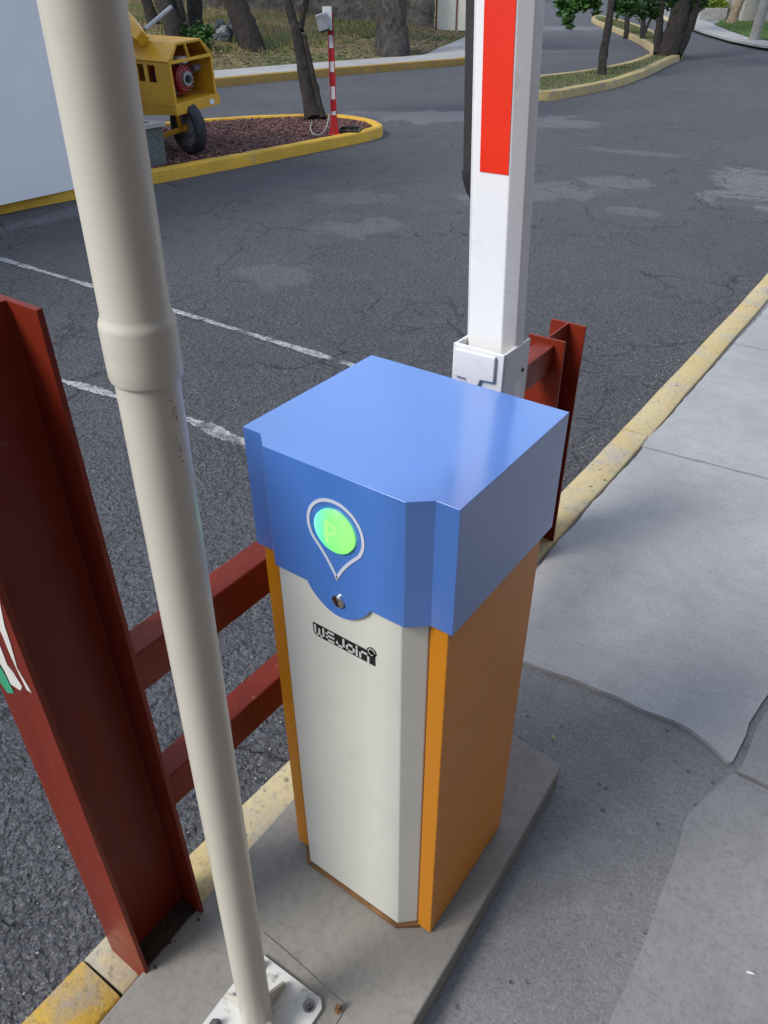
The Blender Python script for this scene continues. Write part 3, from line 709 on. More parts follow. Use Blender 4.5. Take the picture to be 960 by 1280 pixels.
# ------------------------------------------------------------ far-left background things
def ivy_bush(name, px, py, rpx, n, mat, label, zoff=.5, size=.06):
    x, y, z = on_bank(px, py); D = float(np.dot(np.array((x, y, z))-CAMPOS, CF)); r = rpx*D/FPX
    root = empty(name, (x, y, z)); tag(root, label, 'bush'); mb = MB(); st = MB()
    for k in range(14):
        c = (random.gauss(0, .4)*r, random.gauss(0, .4)*r, r*random.uniform(.2, 2.0)); leaves(mb, c, r*.6, n//14, size)
        st.tube([(0, 0, -.05), (c[0]*.5, c[1]*.5, c[2]*.5), c], [.02, .012, .005], 5)
    mb.build('foliage', M[mat], root); st.build('stems', M['bark'], root); return root
ivy_bush('bush', 254, 60, 11, 1500, 'leaf', 'bright green leafy bush behind the yellow machine, left of the grey rocks')
ivy_bush('bush', 238, 58, 9, 900, 'leaf_dark', 'dark green low bush between the dark trunks behind the yellow machine')
def rock(px, py, wpx, hpx, label, grp='rocks piled on the bank'):
    x, y, z = on_bank(px, py); D = float(np.dot(np.array((x, y, z))-CAMPOS, CF)); s = wpx*D/FPX/2; h = hpx*D/FPX/2
    bm = bmesh.new(); bmesh.ops.create_icosphere(bm, subdivisions=3, radius=1)
    sd_ = random.uniform(0, 50)
    from mathutils import noise as mn
    for v in bm.verts:
        k = 1+.35*mn.noise(v.co*1.3+Vector((sd_, 0, 0)))+.12*mn.noise(v.co*4+Vector((0, sd_, 0)))
        v.co = Vector((v.co.x*s*k, v.co.y*s*k, v.co.z*h*k))
    me = bpy.data.meshes.new('rock'); bm.to_mesh(me); bm.free(); me.materials.append(M['rock'])
    o = bpy.data.objects.new('rock', me); COL.objects.link(o); o.location = (x, y, z+h*.7); tag(o, label, 'rock', grp)
rock(281, 52, 20, 20, 'lowest pale grey boulder of the rock pile behind the machine')
rock(276, 40, 16, 16, 'grey boulder at the upper left of the rock pile')
rock(290, 42, 13, 17, 'small grey boulder at the upper right of the rock pile, by the leaning trunk')
rock(270, 50, 9, 8, 'small boulder at the left foot of the rock pile, touching the bush')

# rusty cream sheet gate + rubble wall on the bank
gx_, gy_, gz_ = on_bank(545, 37); g2 = on_bank(600, 37)
Dg = float(np.dot(np.array((gx_, gy_, gz_))-CAMPOS, CF))
p0 = Vector((gx_, gy_)); p1 = Vector((float((CAMPOS+ray(620, 38)*Dg)[0]), float((CAMPOS+ray(620, 38)*Dg)[1])))
ang = math.atan2(p1.y-p0.y, p1.x-p0.x); Wg = (p1-p0).length
root = empty('sheet_gate', (gx_, gy_, gz_-.05), ang); tag(root, 'cream sheet metal gate with rust stains at the top of the grass bank', 'gate')
n_ = 3; pw = Wg/n_
for k in range(n_):
    for (z0_, z1_) in ((.02, 1.05), (1.08, 2.1)):
        m_ = MB(); m_.bb(k*pw+.03, (k+1)*pw-.03, -.01, .01, z0_, z1_); m_.build('sheet_panel', M['rusty_cream'], root)
fr = MB()
for k in range(n_+1): fr.bb(k*pw-.03, k*pw+.03, -.03, .03, -.1, 2.15)
fr.build('frame_post', M['rust_frame'], root)
fr = MB(); fr.bb(.03, Wg-.03, -.025, .025, 1.04, 1.09); fr.build('frame_rail', M['rust_frame'], root)
# rubble wall runs left from the gate
wl = MB(); a_ = Vector((gx_, gy_)); dirw = Vector((math.cos(ang), math.sin(ang)))
q = a_-dirw*.1; pts_ = []
L_ = 26; nW = 60; rows = 6
for i in range(nW+1):
    for k in range(rows+1):
        c = q-dirw*(L_*i/nW); nr = Vector((-dirw.y, dirw.x)); off = random.uniform(-.07, .07)
        pts_.append((c.x+nr.x*off, c.y+nr.y*off, float(bankz(c.x, c.y))-.4+k*.36+(random.uniform(-.1, .1) if k == rows else 0)))
fs = [(i*(rows+1)+k, (i+1)*(rows+1)+k, (i+1)*(rows+1)+k+1, i*(rows+1)+k+1) for i in range(nW) for k in range(rows)]
wl.add(pts_, fs); o = wl.build('rubble_wall', M['stone_wall'], smooth=True, ang=20)
sm = o.modifiers.new('thick', 'SOLIDIFY'); sm.thickness = .4
tag(o, 'dark rubble stone wall running left from the cream gate', 'wall')

# ------------------------------------------------------------ white gatehouse on the left
root = empty('gatehouse', (-8.0, .5, -.08)); tag(root, 'plain white rendered gatehouse wall rising behind the yellow kerb', 'building')
X0, X1, Y0, Y1, H_ = -2.0, 1.62, -3.2, 3.62, 2.75
wb = MB()
for (a, b, c, d) in ((X1-.16, X1, Y0, Y1), (X0, X0+.16, Y0, Y1), (X0+.16, X1-.16, Y0, Y0+.16), (X0+.16, X1-.16, Y1-.16, Y1)):
    wb.bb(a, b, c, d, 0, H_)
wb.build('wall', M['wall_white'], root)
rb = MB(); rb.bb(X0-.25, X1+.25, Y0-.25, Y1+.12, H_+.003, H_+.17); rb.build('roof', M['conc_far'], root, bevel=.01)
for (yy) in (-1.6,):
    f_ = MB()
    for (a, b, c, d) in ((yy-.6, yy+.6, 1.0, 1.05), (yy-.6, yy+.6, 2.0, 2.05), (yy-.6, yy-.55, 1.05, 2.0), (yy+.55, yy+.6, 1.05, 2.0)): f_.bb(X1+.002, X1+.04, a, b, c, d)
    wf = f_.build('window', M['white_trim'], root); g_ = MB(); g_.bb(X1+.004, X1+.012, yy-.55, yy+.55, 1.05, 2.0); g_.build('pane', M['glass'], wf)

# slate planter with spiky plant
root = empty('planter', (-6.72, 4.83, -.08)); tag(root, 'dark slate planter block with pale cap beside the yellow machine', 'planter')
b_ = MB(); b_.bb(-.28, .12, -.32, .27, 0, .355); b_.build('body', M['slate'], root, bevel=.006)
b_ = MB()
for (a, b, c, d) in ((-.31, .15, -.35, -.25), (-.31, .15, .20, .30), (-.31, -.21, -.25, .20), (.05, .15, -.25, .20)): b_.bb(a, b, c, d, .357, .395)
b_.build('rim', M['cap_stone'], root)
b_ = MB(); b_.bb(-.21, .05, -.25, .20, .357, .378); b_.build('soil', M['mach_dark'], root)
pm = MB()
for k in range(26):
    a = random.uniform(0, 6.28); l = random.uniform(.15, .34); tl = random.uniform(.05, .45); w_ = .012
    b0 = Vector((random.uniform(-.03, .03), random.uniform(-.03, .03), 0)); d_ = Vector((math.cos(a)*tl, math.sin(a)*tl, 1)).normalized(); s_ = Vector((-math.sin(a), math.cos(a), 0))*w_
    m1 = b0+d_*l*.6; t1 = b0+d_*l+Vector((math.cos(a), math.sin(a), -.3))*l*tl*.4
    pm.add([b0-s_, b0+s_, m1+s_*.8, m1-s_*.8, t1], [(0, 1, 2, 3), (3, 2, 4)])
o = pm.build('spiky_plant', M['leaf_dark'], loc=(-6.80, 4.92, .298)); tag(o, 'dark spiky-leaved plant growing in the slate planter', 'plant')

# ------------------------------------------------------------ yellow towed machine
A_, B2_, C_ = 1.666, .026, -.058
Rz = Matrix.Rotation(A_, 3, 'Z') @ Matrix.Rotation(B2_, 3, 'X') @ Matrix.Rotation(C_, 3, 'Y')
mach = empty('towed_machine', (-6.691, 5.382, .427)); mach.rotation_euler = Rz.to_euler()
tag(mach, 'yellow towed machine with hooded red engine and one wheel on red gravel', 'machine')
W_, H1, H2, W1, LL = .666, .404, .554, .15, 1.05
t_ = .012
hd = MB()
def plate(mb, poly, nrm):
    poly = [Vector(p) for p in poly]; nrm = Vector(nrm)*t_; n = len(poly)
    mb.add([*poly, *[p+nrm for p in poly]], [tuple(range(n)), tuple(range(n, 2*n))[::-1]]+[(i, (i+1) % n, n+(i+1) % n, n+i) for i in range(n)])
# near side wall (x=0) with two window openings
ywin = [(.19, .30), (.35, .44)]
ys = [0, .19, .30, .35, .44, LL]
for a, b in ((0, .19), (.30, .35), (.44, LL)): plate(hd, [(0, a, .02), (0, b, .02), (0, b, H1), (0, a, H1)], (1, 0, 0))
for a, b in ywin:
    plate(hd, [(0, a, .02), (0, b, .02), (0, b, .20), (0, a, .20)], (1, 0, 0)); plate(hd, [(0, a, .36), (0, b, .36), (0, b, H1), (0, a, H1)], (1, 0, 0))
plate(hd, [(W_, 0, .02), (W_, LL, .02), (W_, LL, H1), (W_, 0, H1)], (-1, 0, 0))
plate(hd, [(0, LL, 0), (W_, LL, 0), (W_, LL, H1), (0, LL, H1)], (0, -1, 0))
hd.build('engine_housing', M['mach'], mach)
rf = MB()
plate(rf, [(-.012, -.02, H1), (-.012, LL, H1), (W1, LL, H2), (W1, -.02, H2)], (.3, 0, -.9))
plate(rf, [(W1, -.02, H2), (W1, LL, H2), (W_-W1, LL, H2), (W_-W1, -.02, H2)], (0, 0, -1))
plate(rf, [(W_-W1, -.02, H2), (W_-W1, LL, H2), (W_+.012, LL, H1), (W_+.012, -.02, H1)], (-.3, 0, -.9))
rf.build('hood_roof', M['mach'], mach)
fr = MB()
fr.bb(.0, W_, -.02, .01, H1-.03, H1); fr.bb(W_-.028, W_, -.02, .01, .02, H1-.03); fr.bb(.0, .03, -.02, .002, .02, H1-.03)
fr.bar((W_*.5-.02, -.005, H1), (W_*.5-.06, -.005, H2-.01), .03, .02)
fr.bar((.03, -.005, H1-.005), (W1, -.005, H2-.012), .03, .025); fr.bar((W_-.03, -.005, H1-.005), (W_-W1, -.005, H2-.012), .025, .025)
fr.bar((W1, -.005, H2-.014), (W_-W1, -.005, H2-.014), .022, .022)
fr.bb(-.01, W_+.02, -.035, .0, -.09, .018)
fr.build('end_frame', M['mach'], mach, bevel=.003)
sk = MB(); sk.bb(-.008, W_, .0, LL, -.006, .018)
sk.add([(0, 0, -.008), (0, LL, -.008), (0, LL, -.18), (0, .02, -.09), (.03, 0, -.008), (.03, LL, -.008), (.03, LL, -.18), (.03, .02, -.09)], [(0, 1, 2, 3), (4, 7, 6, 5), (0, 4, 5, 1), (2, 6, 7, 3), (0, 3, 7, 4), (1, 5, 6, 2)])
sk.build('floor_frame', M['mach'], mach)
st_ = MB(); st_.bb(W_-.15, W_-.08, -.0365, -.0355, -.07, -.02); st_.build('sticker', M['white_trim'], mach)
en = MB(); ec = Vector((W_*.50, .16, .20))
en.tube([ec+Vector((0, .12, 0)), ec+Vector((0, .0, 0)), ec+Vector((0, -.05, 0)), ec+Vector((0, -.075, 0))], [.135, .14, .13, .09], 20)
en.box(ec+Vector((-.02, .16, -.03)), (.26, .22, .26))
eng = en.build('engine', M['engine_red'], mach, smooth=True, bevel=.004)
e2 = MB(); e2.tube([ec+Vector((0, -.072, 0)), ec+Vector((0, -.10, 0))], [.075, .07], 20); e2.build('recoil_starter', M['grey_metal'], eng, smooth=True)
e2 = MB(); e2.tube([ec+Vector((0, -.10, 0)), ec+Vector((0, -.125, 0))], [.04, .032], 16); e2.build('starter_hub', M['black'], eng, smooth=True)
e2 = MB(); e2.box(ec+Vector((-.21, .05, .03)), (.13, .16, .13)); e2.box(ec+Vector((-.19, .02, -.1)), (.12, .12, .1)); e2.build('air_cleaner', M['black'], eng, bevel=.012)
e2 = MB(); e2.box(ec+Vector((.02, .0, .165)), (.14, .12, .07)); e2.build('fuel_tank', M['white_post'], eng, bevel=.02)
e2 = MB(); e2.tube([ec+Vector((.22, .02, .06)), ec+Vector((.34, .02, .06))], .035, 14); e2.build('muffler', M['grey_metal'], eng, smooth=True)
for k in range(14):
    a = 2*math.pi*k/14; e2 = MB(); p_ = ec+Vector((math.cos(a)*.108, -.066, math.sin(a)*.108)); e2.tube([p_, p_+Vector((0, -.014, 0))], .007, 6); e2.build('bolt', M['grey_metal'], eng)
e2 = MB(); e2.tube([ec+Vector((-.15, -.02, .12)), ec+Vector((-.10, -.06, .17)), ec+Vector((.0, -.05, .14)), ec+Vector((.08, -.02, .2))], .010, 8); e2.build('fuel_hose', M['black'], eng, smooth=True)
# wheel, in world coordinates converted to the machine's frame
inv = Rz.inverted(); mo_ = Vector((-6.691, 5.382, .427))
def loc(p): return inv @ (Vector(p)-mo_)
wc = Vector((-6.80, 5.63, .185)); ax = Vector((.13, .985, .06)).normalized()
RW = .262
def ringpts(prof, n=36):
    mb = MB(); u = ax.cross(Vector((0, 0, 1))).normalized(); v = ax.cross(u)
    vs = []
    for (r, o_) in prof:
        for k in range(n):
            a = 2*math.pi*k/n; vs.append(loc(wc+(u*math.cos(a)+v*math.sin(a))*r+ax*o_))
    m_ = len(prof); fs = [(j*n+k, j*n+(k+1) % n, ((j+1) % m_)*n+(k+1) % n, ((j+1) % m_)*n+k) for j in range(m_) for k in range(n)]
    return mb.add(vs, fs)
wh = empty('wheel'); wh.parent = mach
ringpts([(RW-.085, -.05), (RW-.06, -.066), (RW-.02, -.066), (RW, -.045), (RW, .045), (RW-.02, .066), (RW-.06, .066), (RW-.085, .05)]).build('tyre', M['tyre'], wh, smooth=True, ang=60)
ringpts([(.02, -.02), (.06, -.035), (.10, -.005), (RW-.086, -.012), (RW-.086, -.048), (RW-.078, -.05), (RW-.078, .05), (.02, .03)]).build('rim', M['rim'], wh, smooth=True, ang=40)
ringpts([(.0, -.085), (.035, -.08), (.04, -.03), (.001, -.028)]).build('hub', M['mach'], wh, smooth=True)
fk_ = MB()
fk_.bar(loc((-6.69, 5.40, .36)), loc(wc-ax*.10), .035, .05); fk_.bar(loc((-7.3, 5.42, .02)), loc(wc-ax*.10), .05, .05)
fk_.bar(loc(wc-ax*.11), loc(wc+ax*.14), .035, .035); fk_.bar(loc((-6.9, 5.85, .36)), loc(wc+ax*.13), .035, .05)
fk_.build('axle_bracket', M['mach'], mach, bevel=.003)
# body / feed drum behind the housing, and prop leg
dr = MB(); dr.tube([loc((-7.95, 5.45, .52)), loc((-7.85, 5.46, .95)), loc((-7.75, 5.48, 1.12)), loc((-7.30, 5.42, 1.16)), loc((-6.98, 5.34, 1.02))], [.30, .30, .22, .13, .08], 4)
dr.build('chute', M['mach'], mach, bevel=.01)
bd = MB(); bd.box((W_*.5, LL+.34, .12), (.6, .62, .56)); bd.build('drum_box', M['mach'], mach, bevel=.01)
hp = MB(); a1 = loc((-7.10, 5.42, .99)); D_m = float(np.dot(np.array((-7.1, 5.42, 1.0))-CAMPOS, CF))
qa = CAMPOS+ray(181, 37)*(D_m+.2); qb = CAMPOS+ray(214, 9)*(D_m+.45)
hp.tube([loc(qa), loc(qb)], .022, 12); hp.build('handle_bar', M['grey_metal'], mach, smooth=True)
lg = MB(); lg.bar(loc((-8.1, 5.45, .4)), loc((-8.1, 5.45, -.06)), .05, .05); lg.bar(loc((-7.9, 5.5, .25)), loc((-9.0, 5.35, .12)), .06, .06); lg.build('tow_bar', M['mach'], mach)

# ------------------------------------------------------------ red-white post with sensor
bx_, by_ = at(418, 166, -.05)
Dp = float(np.dot(np.array((bx_, by_, -.05))-CAMPOS, CF))
def zof(py, px=417):
    # height of the vertical line above the base seen at row py
    d = ray(px, py); t = math.hypot(bx_-CAMPOS[0], by_-CAMPOS[1])/math.hypot(d[0], d[1]); return CAMPOS[2]+d[2]*t
hz = zof(12)
post = empty('sensor_post', (bx_, by_, -.07), math.atan2(by_-CAMPOS[1], bx_-CAMPOS[0])-math.pi/2)
tag(post, 'red and white banded steel post with grey sensor box, standing in the gravel island', 'post')
pb = MB(); pb.bb(-.036, .036, .0, .05, 0, hz+.05); pb.bb(-.037, -.029, -.014, -.001, 0, hz+.05); pb.bb(.029, .037, -.014, -.001, 0, hz+.05); pb.bb(-.07, .07, -.06, .09, 0, .012)
pb.add([(-.06, -.02, .012), (.06, -.02, .012), (.034, -.016, .20), (-.034, -.016, .20), (-.06, -.003, .012), (.06, -.003, .012), (.034, -.003, .20), (-.034, -.003, .20)], [(0, 1, 2, 3), (4, 7, 6, 5), (0, 4, 5, 1), (2, 6, 7, 3), (0, 3, 7, 4), (1, 5, 6, 2)])
pb.build('column', M['red_post'], post, bevel=.002)
for (ya, yb) in ((60, 44), (90, 77), (124, 108), (144, 139)):
    s_ = MB(); s_.bb(-.026, .026, -.004, -.0005, zof(ya)+.07, zof(yb)+.07); s_.build('white_band', M['white_post'], post)
bp = MB(); bp.bb(-.085, .02, -.03, -.015, zof(38)+.07, zof(8)+.07); bp.build('back_plate', M['white_post'], post, bevel=.003)
bxm = MB(); q_ = Matrix.Rotation(-.25, 3, 'Y')
bxm.box((-.085, -.075, zof(27)+.07), (.13, .09, .17), q_); bx2 = bxm.build('sensor_box', M['grey_metal'], post, bevel=.012)
b3 = MB(); b3.box((-.066, -.075, zof(36)+.07), (.11, .085, .05), q_); b3.build('sensor_lens', M['black'], post, bevel=.008)
cb = MB(); c0 = at(416, 160, -.03); pts_ = [(*at(px, py, -.05), .0) for px, py in ((390, 154), (388, 160), (392, 167), (400, 168), (407, 164), (412, 158))]
zz = [-.04, -.05, -.055, -.055, -.02, .08]
cb.tube([tuple(Vector((p[0], p[1], z_))) for p, z_ in zip(catmull([(p[0], p[1]) for p in pts_], step=.02), np.interp(np.linspace(0, 5, len(catmull([(p[0], p[1]) for p in pts_], step=.02))), range(6), zz))], .0075, 8)
o = cb.build('cable', M['cable'], smooth=True); tag(o, 'grey conduit looping over the red gravel to the banded post', 'cable')
jx, jy = at(437, 163, -.05); jb = empty('ground_box', (jx, jy, -.075), .5); tag(jb, 'open black ground box at the gravel tip beside the banded post', 'box')
m_ = MB()
for (a, b, c, d) in ((-.14, .14, -.16, -.14), (-.14, .14, .14, .16), (-.14, -.12, -.14, .14), (.12, .14, -.14, .14)): m_.bb(a, b, c, d, 0, .05)
m_.build('frame', M['black'], jb); m_ = MB(); m_.bb(-.12, .12, -.14, .14, 0, .006); m_.build('well', M['mach_dark'], jb)
m_ = MB(); m_.prism([tuple(at(px, py, -.06)) for px, py in ((418, 170), (440, 166), (452, 162), (447, 167), (428, 171))], -.09, -.06); o = m_.build('concrete_pad', M['conc_far']); tag(o, 'small broken concrete strip lying along the island kerb tip', 'slab')

# ------------------------------------------------------------ added unseen building right of the camera, darkens the right-facing sides
nb = empty('added_shade_building', (1.72, -3.0, ZS-.01)); tag(nb, 'unseen dark building added along the pavement to shade the barrier from the right', 'building')
m_ = MB(); m_.bb(0, 5, -5, 5.8, 0, 5.2); m_.build('wall', M['house_brown'], nb)
m_ = MB(); m_.bb(-.3, 5.3, -5.3, 6.1, 5.203, 5.4); m_.build('roof', M['roof'], nb)
m_ = MB(); m_.bb(-.75, -.002, -3.5, 4.2, 2.62, 2.74); m_.build('added_canopy', M['roof'], nb)  # unseen overhang added to hold sky light off the right-facing sides
m_ = MB(); m_.bb(-.05, -.002, -.6, .4, 0, 2.1); d_ = m_.build('door', M['door_brown'], nb); m_ = MB(); m_.tube([(-.05, .3, 1.0), (-.10, .3, 1.0)], .03, 8); m_.build('handle', M['grey_metal'], d_)

# ------------------------------------------------------------ far right houses and pole
hx, hy = at(888, 18, ZS)
va = Vector(at(866, 19, ZS)); vb = Vector(at(912, 19, ZS)); hang = math.atan2((vb-va).y, (vb-va).x); HW = (vb-va).length
hs = empty('house', (va.x, va.y, ZS), hang); tag(hs, 'distant brown house with white-framed window behind a lime hedge', 'house')
m_ = MB(); m_.bb(0, HW, 0, 6, 0, 5.4); m_.build('wall', M['house_brown'], hs)
m_ = MB(); m_.bb(-.3, HW+.0, -.3, 6.3, 5.403, 5.6); m_.build('roof', M['roof'], hs)
def window(par, x0, x1, z0, z1, y=-.002):
    f = MB(); w_ = .09
    f.bb(x0, x1, y-.06, y, z0, z0+w_); f.bb(x0, x1, y-.06, y, z1-w_, z1); f.bb(x0, x0+w_, y-.06, y, z0+w_, z1-w_); f.bb(x1-w_, x1, y-.06, y, z0+w_, z1-w_); f.bb((x0+x1)/2-.03, (x0+x1)/2+.03, y-.05, y, z0+w_, z1-w_)
    o = f.build('window', M['white_trim'], par); g = MB(); g.bb(x0+w_, x1-w_, y-.012, y-.004, z0+w_, z1-w_); g.build('pane', M['glass'], o)
window(hs, HW*.42, HW*.98, .92, 2.1); window(hs, HW*.15, HW*.5, 3.3, 4.5); window(hs, HW*.6, HW*.9, 3.3, 4.5)
m_ = MB(); m_.bb(.15, .95, -.05, -.002, 0, 2.1); d_ = m_.build('door', M['door_brown'], hs); m_ = MB(); m_.tube([(.85, -.10, 1.0), (.85, -.05, 1.0)], .03, 8); m_.build('handle', M['grey_metal'], d_)
va2 = Vector(at(874, 25, ZS)); vb2 = Vector(at(907, 25, ZS)); wa = math.atan2((vb2-va2).y, (vb2-va2).x); o = MB().bb(0, (vb2-va2).length, 0, .35, 0, .45).build('retaining_wall', M['stone_ret'], loc=(va2.x, va2.y, ZS)); o.rotation_euler = (0, 0, wa)
tag(o, 'low pale stone retaining wall under the lime hedge', 'wall')
hg = MB()
for k in range(60): leaves(hg, (random.uniform(.3, (vb2-va2).length), .75+random.uniform(-.2, .2), .45+random.uniform(0, .28)), .25, 40, .06)
o = hg.build('hedge', M['leaf_lime'], loc=(va2.x, va2.y, ZS)); o.rotation_euler = (0, 0, wa); tag(o, 'low lime green hedge above the stone retaining wall', 'hedge')
va3 = Vector(at(927, 27, ZS)); vb3 = Vector(at(985, 27, ZS)); wa = math.atan2((vb3-va3).y, (vb3-va3).x)
gh = empty('house', (va3.x, va3.y, ZS), wa); tag(gh, 'plain beige house wall beyond the lawn at the right edge', 'house')
m_ = MB(); m_.bb(0, 9, 0, 6, 0, 4.6); m_.build('wall', M['house_beige'], gh); m_ = MB(); m_.bb(-.2, 9.2, -.2, 6.2, 4.603, 4.8); m_.build('roof', M['roof'], gh); window(gh, 5, 6.6, 1.0, 2.3)
px_, py_ = at(942, 50, ZS); pp = MB(); pp.tube([(0, 0, -.05), (.03, 0, 3.5), (.06, 0, 7.5)], [.155, .125, .09], 18); o = pp.build('utility_pole', M['pole_grey'], smooth=True, loc=(px_, py_, ZS)); o.rotation_euler = (R(-2), R(4), 0)
tag(o, 'grey concrete utility pole on the lawn edge at the far right', 'pole')

# far backdrop trees for side views (stand past the houses and bank)
def far_tree(x, y, z, s, label):
    tree('tree', (x, y, z), [([(0, 0, 0), (.1*s, 0, 1.2*s), (.0, .1*s, 2.4*s)], .16*s, .09*s)], label, 'bark', 'leaf_dark', (0, 0, 3.6*s), 2.0*s, 2000, .14*s, 'trees beyond the end of the road')
far_tree(-42, 80, -.1, 2.2, 'tall leafy tree beyond the end of the road'); far_tree(-30, 84, -.1, 2.0, 'tall leafy tree beyond the end of the road')
far_tree(-20, 78, -.1, 2.1, 'tall leafy tree beyond the end of the road'); far_tree(-9, 72, -.1, 1.9, 'tall leafy tree beyond the end of the road')

# ============================================================ FOREGROUND
# ------------------------------------------------------------ boom barrier
BAR = empty('boom_barrier', (0, 0, 0)); tag(BAR, 'parking boom barrier with blue hood, orange and white cabinet and raised striped arm', 'barrier')
WC, DC = .350, .300
ins = .006
# cabinet body: orange shell, open recess behind the door
x0, x1, y0, y1 = -WC+.008, -.009, ins, DC-.017
bd = MB()
bd.prism([(x1, y0), (x1, y1), (x0, y1), (x0, y0), (x0+.028, y0), (x0+.028, y0+.012), (x1-.029, y0+.012), (x1-.029, y0)], .004, .97)
bd.build('cabinet_body', M['orange'], BAR, bevel=.0022, seg=3)
lip = MB(); lip.prism([(x0+.026, y0-.004), (-.294, -.0225), (-.069, -.0235), (-.034, y0-.003), (-.030, .05), (x0+.026, .05)], .0005, .0085)
lip.build('base_lip', M['rust'], BAR)
# door
dx0, dx1 = x0+.0300, x1-.0315
dr = MB(); dr.prism([(dx0, y0+.001), (dx0+.024, -.0185), (-.068, -.0185), (dx1, y0+.001), (dx1, y0+.010), (dx0, y0+.010)], .012, .965)
door = dr.build('door', M['ivory'], BAR, bevel=.002, seg=3)
# hood: front profile with chamfers and hanging lobe
hd = MB(); T = .0025
YF = -.0235
zb = .798
plan = [(-WC, 0), (-.317, 0), (-.290, YF), (-.061, YF), (-.033, 0), (0, 0), (0, DC), (-WC, DC)]
n = len(plan)
# top plate
hd.prism(plan, .9975, 1.0)
def wallp(a, b, zlo_a=zb, zlo_b=zb):
    a = Vector(a); b = Vector(b); d = (b-a).normalized(); nn = Vector((-d.y, d.x))*T
    # interior lies to the left of a->b (plan is listed counter-clockwise)
    vs = [(a.x, a.y, zlo_a), (b.x, b.y, zlo_b), (b.x, b.y, 1.0), (a.x, a.y, 1.0)]
    vi = [(v[0]+nn.x, v[1]+nn.y, v[2]) for v in vs]
    hd.add(vs+vi, [(0, 1, 2, 3), (7, 6, 5, 4), (0, 4, 5, 1), (1, 5, 6, 2), (2, 6, 7, 3), (3, 7, 4, 0)])
hd = MB()
# continuous shell: outer ring and inner ring, lobe on the front panel
lobe = []
cx_, rr = -.1735, .0
for k in range(0, 25):
    u = k/24; xx = -.229+u*(.229-.117)
    s_ = math.sin(math.pi*u); lobe.append((xx, zb-.040*(s_**.72)))
front = [(-.290, zb), (-.236, zb)]+lobe+[(-.110, zb), (-.061, zb)]
outer = [(-WC, 0, zb), (-.317, 0, zb)]+[(x_, YF, z_) for x_, z_ in front]+[(-.033, 0, zb), (0, 0, zb), (0, DC, zb), (-WC, DC, zb)]
# simplify corner ids for the inner ring by moving points inward
def inner_pt(p):
    x_, y_, z_ = p
    ix = min(max(x_, -WC+T), -T); iy = y_+T if y_ < DC-.01 else y_-T
    return (ix, iy, z_)
N_ = len(outer); inn = [inner_pt(p) for p in outer]
vs = [p for p in outer]+[(p[0], p[1], 1.0) for p in outer]+[p for p in inn]+[(p[0], p[1], .9975) for p in inn]
fs = []
for i in range(N_):
    j = (i+1) % N_
    fs += [(i, j, N_+j, N_+i), (2*N_+j, 2*N_+i, 3*N_+i, 3*N_+j), (i, 2*N_+i, 2*N_+j, j)]
fs.append(tuple(N_+i for i in range(N_))); fs.append(tuple(3*N_+i for i in range(N_))[::-1])
hd.add(vs, fs)
hood = hd.build('hood', M['blue'], BAR, bevel=.0018, seg=3)
# lamp, pin outline, lock
LX, LZ = -.1715, .911
lp = MB(); lp.tube([(0, .001, 0), (0, -.0035, 0), (0, -.006, 0), (0, -.0072, 0)], [.0335, .0335, .029, .018], 48)
lamp = lp.build('status_lamp', M['lamp'], hood, smooth=True, ang=60, loc=(LX, YF, LZ))
lt = MB()
def strokes(mb, segs, w_, y_a, y_b, sx=1.0, sz=1.0, ox=0.0, oz=0.0):
    for (a, b, c, d) in segs:
        if abs(a-c) < 1e-6: mb.bb(ox+a*sx-w_/2, ox+a*sx+w_/2, y_a, y_b, oz+min(b, d)*sz-w_/2, oz+max(b, d)*sz+w_/2)
        else: mb.bb(ox+min(a, c)*sx-w_/2, ox+max(a, c)*sx+w_/2, y_a, y_b, oz+b*sz-w_/2, oz+b*sz+w_/2)
strokes(lt, [(-.009, -.016, -.009, .014)], .006, -.0078, -.0070)
arc = [( -.006+ .013*math.sin(a), .006+.008*math.cos(a)) for a in np.linspace(0, math.pi, 14)]
for (a, b) in zip(arc[:-1], arc[1:]): lt.bar((a[0], -.0074, a[1]), (b[0], -.0074, b[1]), .0009, .005)
lt.build('letter_p', M['lampP'], lamp)
# teardrop ring
pin = []
for a in np.linspace(-math.pi*.20, math.pi*1.20, 44): pin.append((LX+.0485*math.cos(a), LZ+.0485*math.sin(a)))
tip = (LX-.001, LZ-.086)
c1 = pin[0]; c2 = pin[-1]
right = [((1-u)**2*tip[0]+2*u*(1-u)*(LX+.012)+u*u*c1[0], (1-u)**2*tip[1]+2*u*(1-u)*(LZ-.056)+u*u*c1[1]) for u in np.linspace(0, 1, 12)]
left = [((1-u)**2*c2[0]+2*u*(1-u)*(LX-.014)+u*u*tip[0], (1-u)**2*c2[1]+2*u*(1-u)*(LZ-.056)+u*u*tip[1]) for u in np.linspace(0, 1, 12)]
loop = [Vector(p) for p in right[:-1]+pin+left[1:-1]]
inn_ = offset(loop, .0048, True); kk = len(loop)
cen = Vector((LX, LZ)); 
if (inn_[20]-cen).length > (loop[20]-cen).length: inn_ = offset(loop, -.0048, True)
inn_[0] = loop[0]+Vector((0, .0075))
mb = MB(); vs = [(p.x, YF-.0004, p.y) for p in loop]+[(p.x, YF-.0004, p.y) for p in inn_]+[(p.x, YF-.0010, p.y) for p in loop]+[(p.x, YF-.0010, p.y) for p in inn_]
fs = []
for i in range(kk):
    j = (i+1) % kk; fs += [(2*kk+i, 2*kk+j, 3*kk+j, 3*kk+i), (i, j, 2*kk+j, 2*kk+i), (kk+i, 3*kk+i, 3*kk+j, kk+j)]
mb.add(vs, fs); mb.build('pin_outline', M['blue_line'], hood)
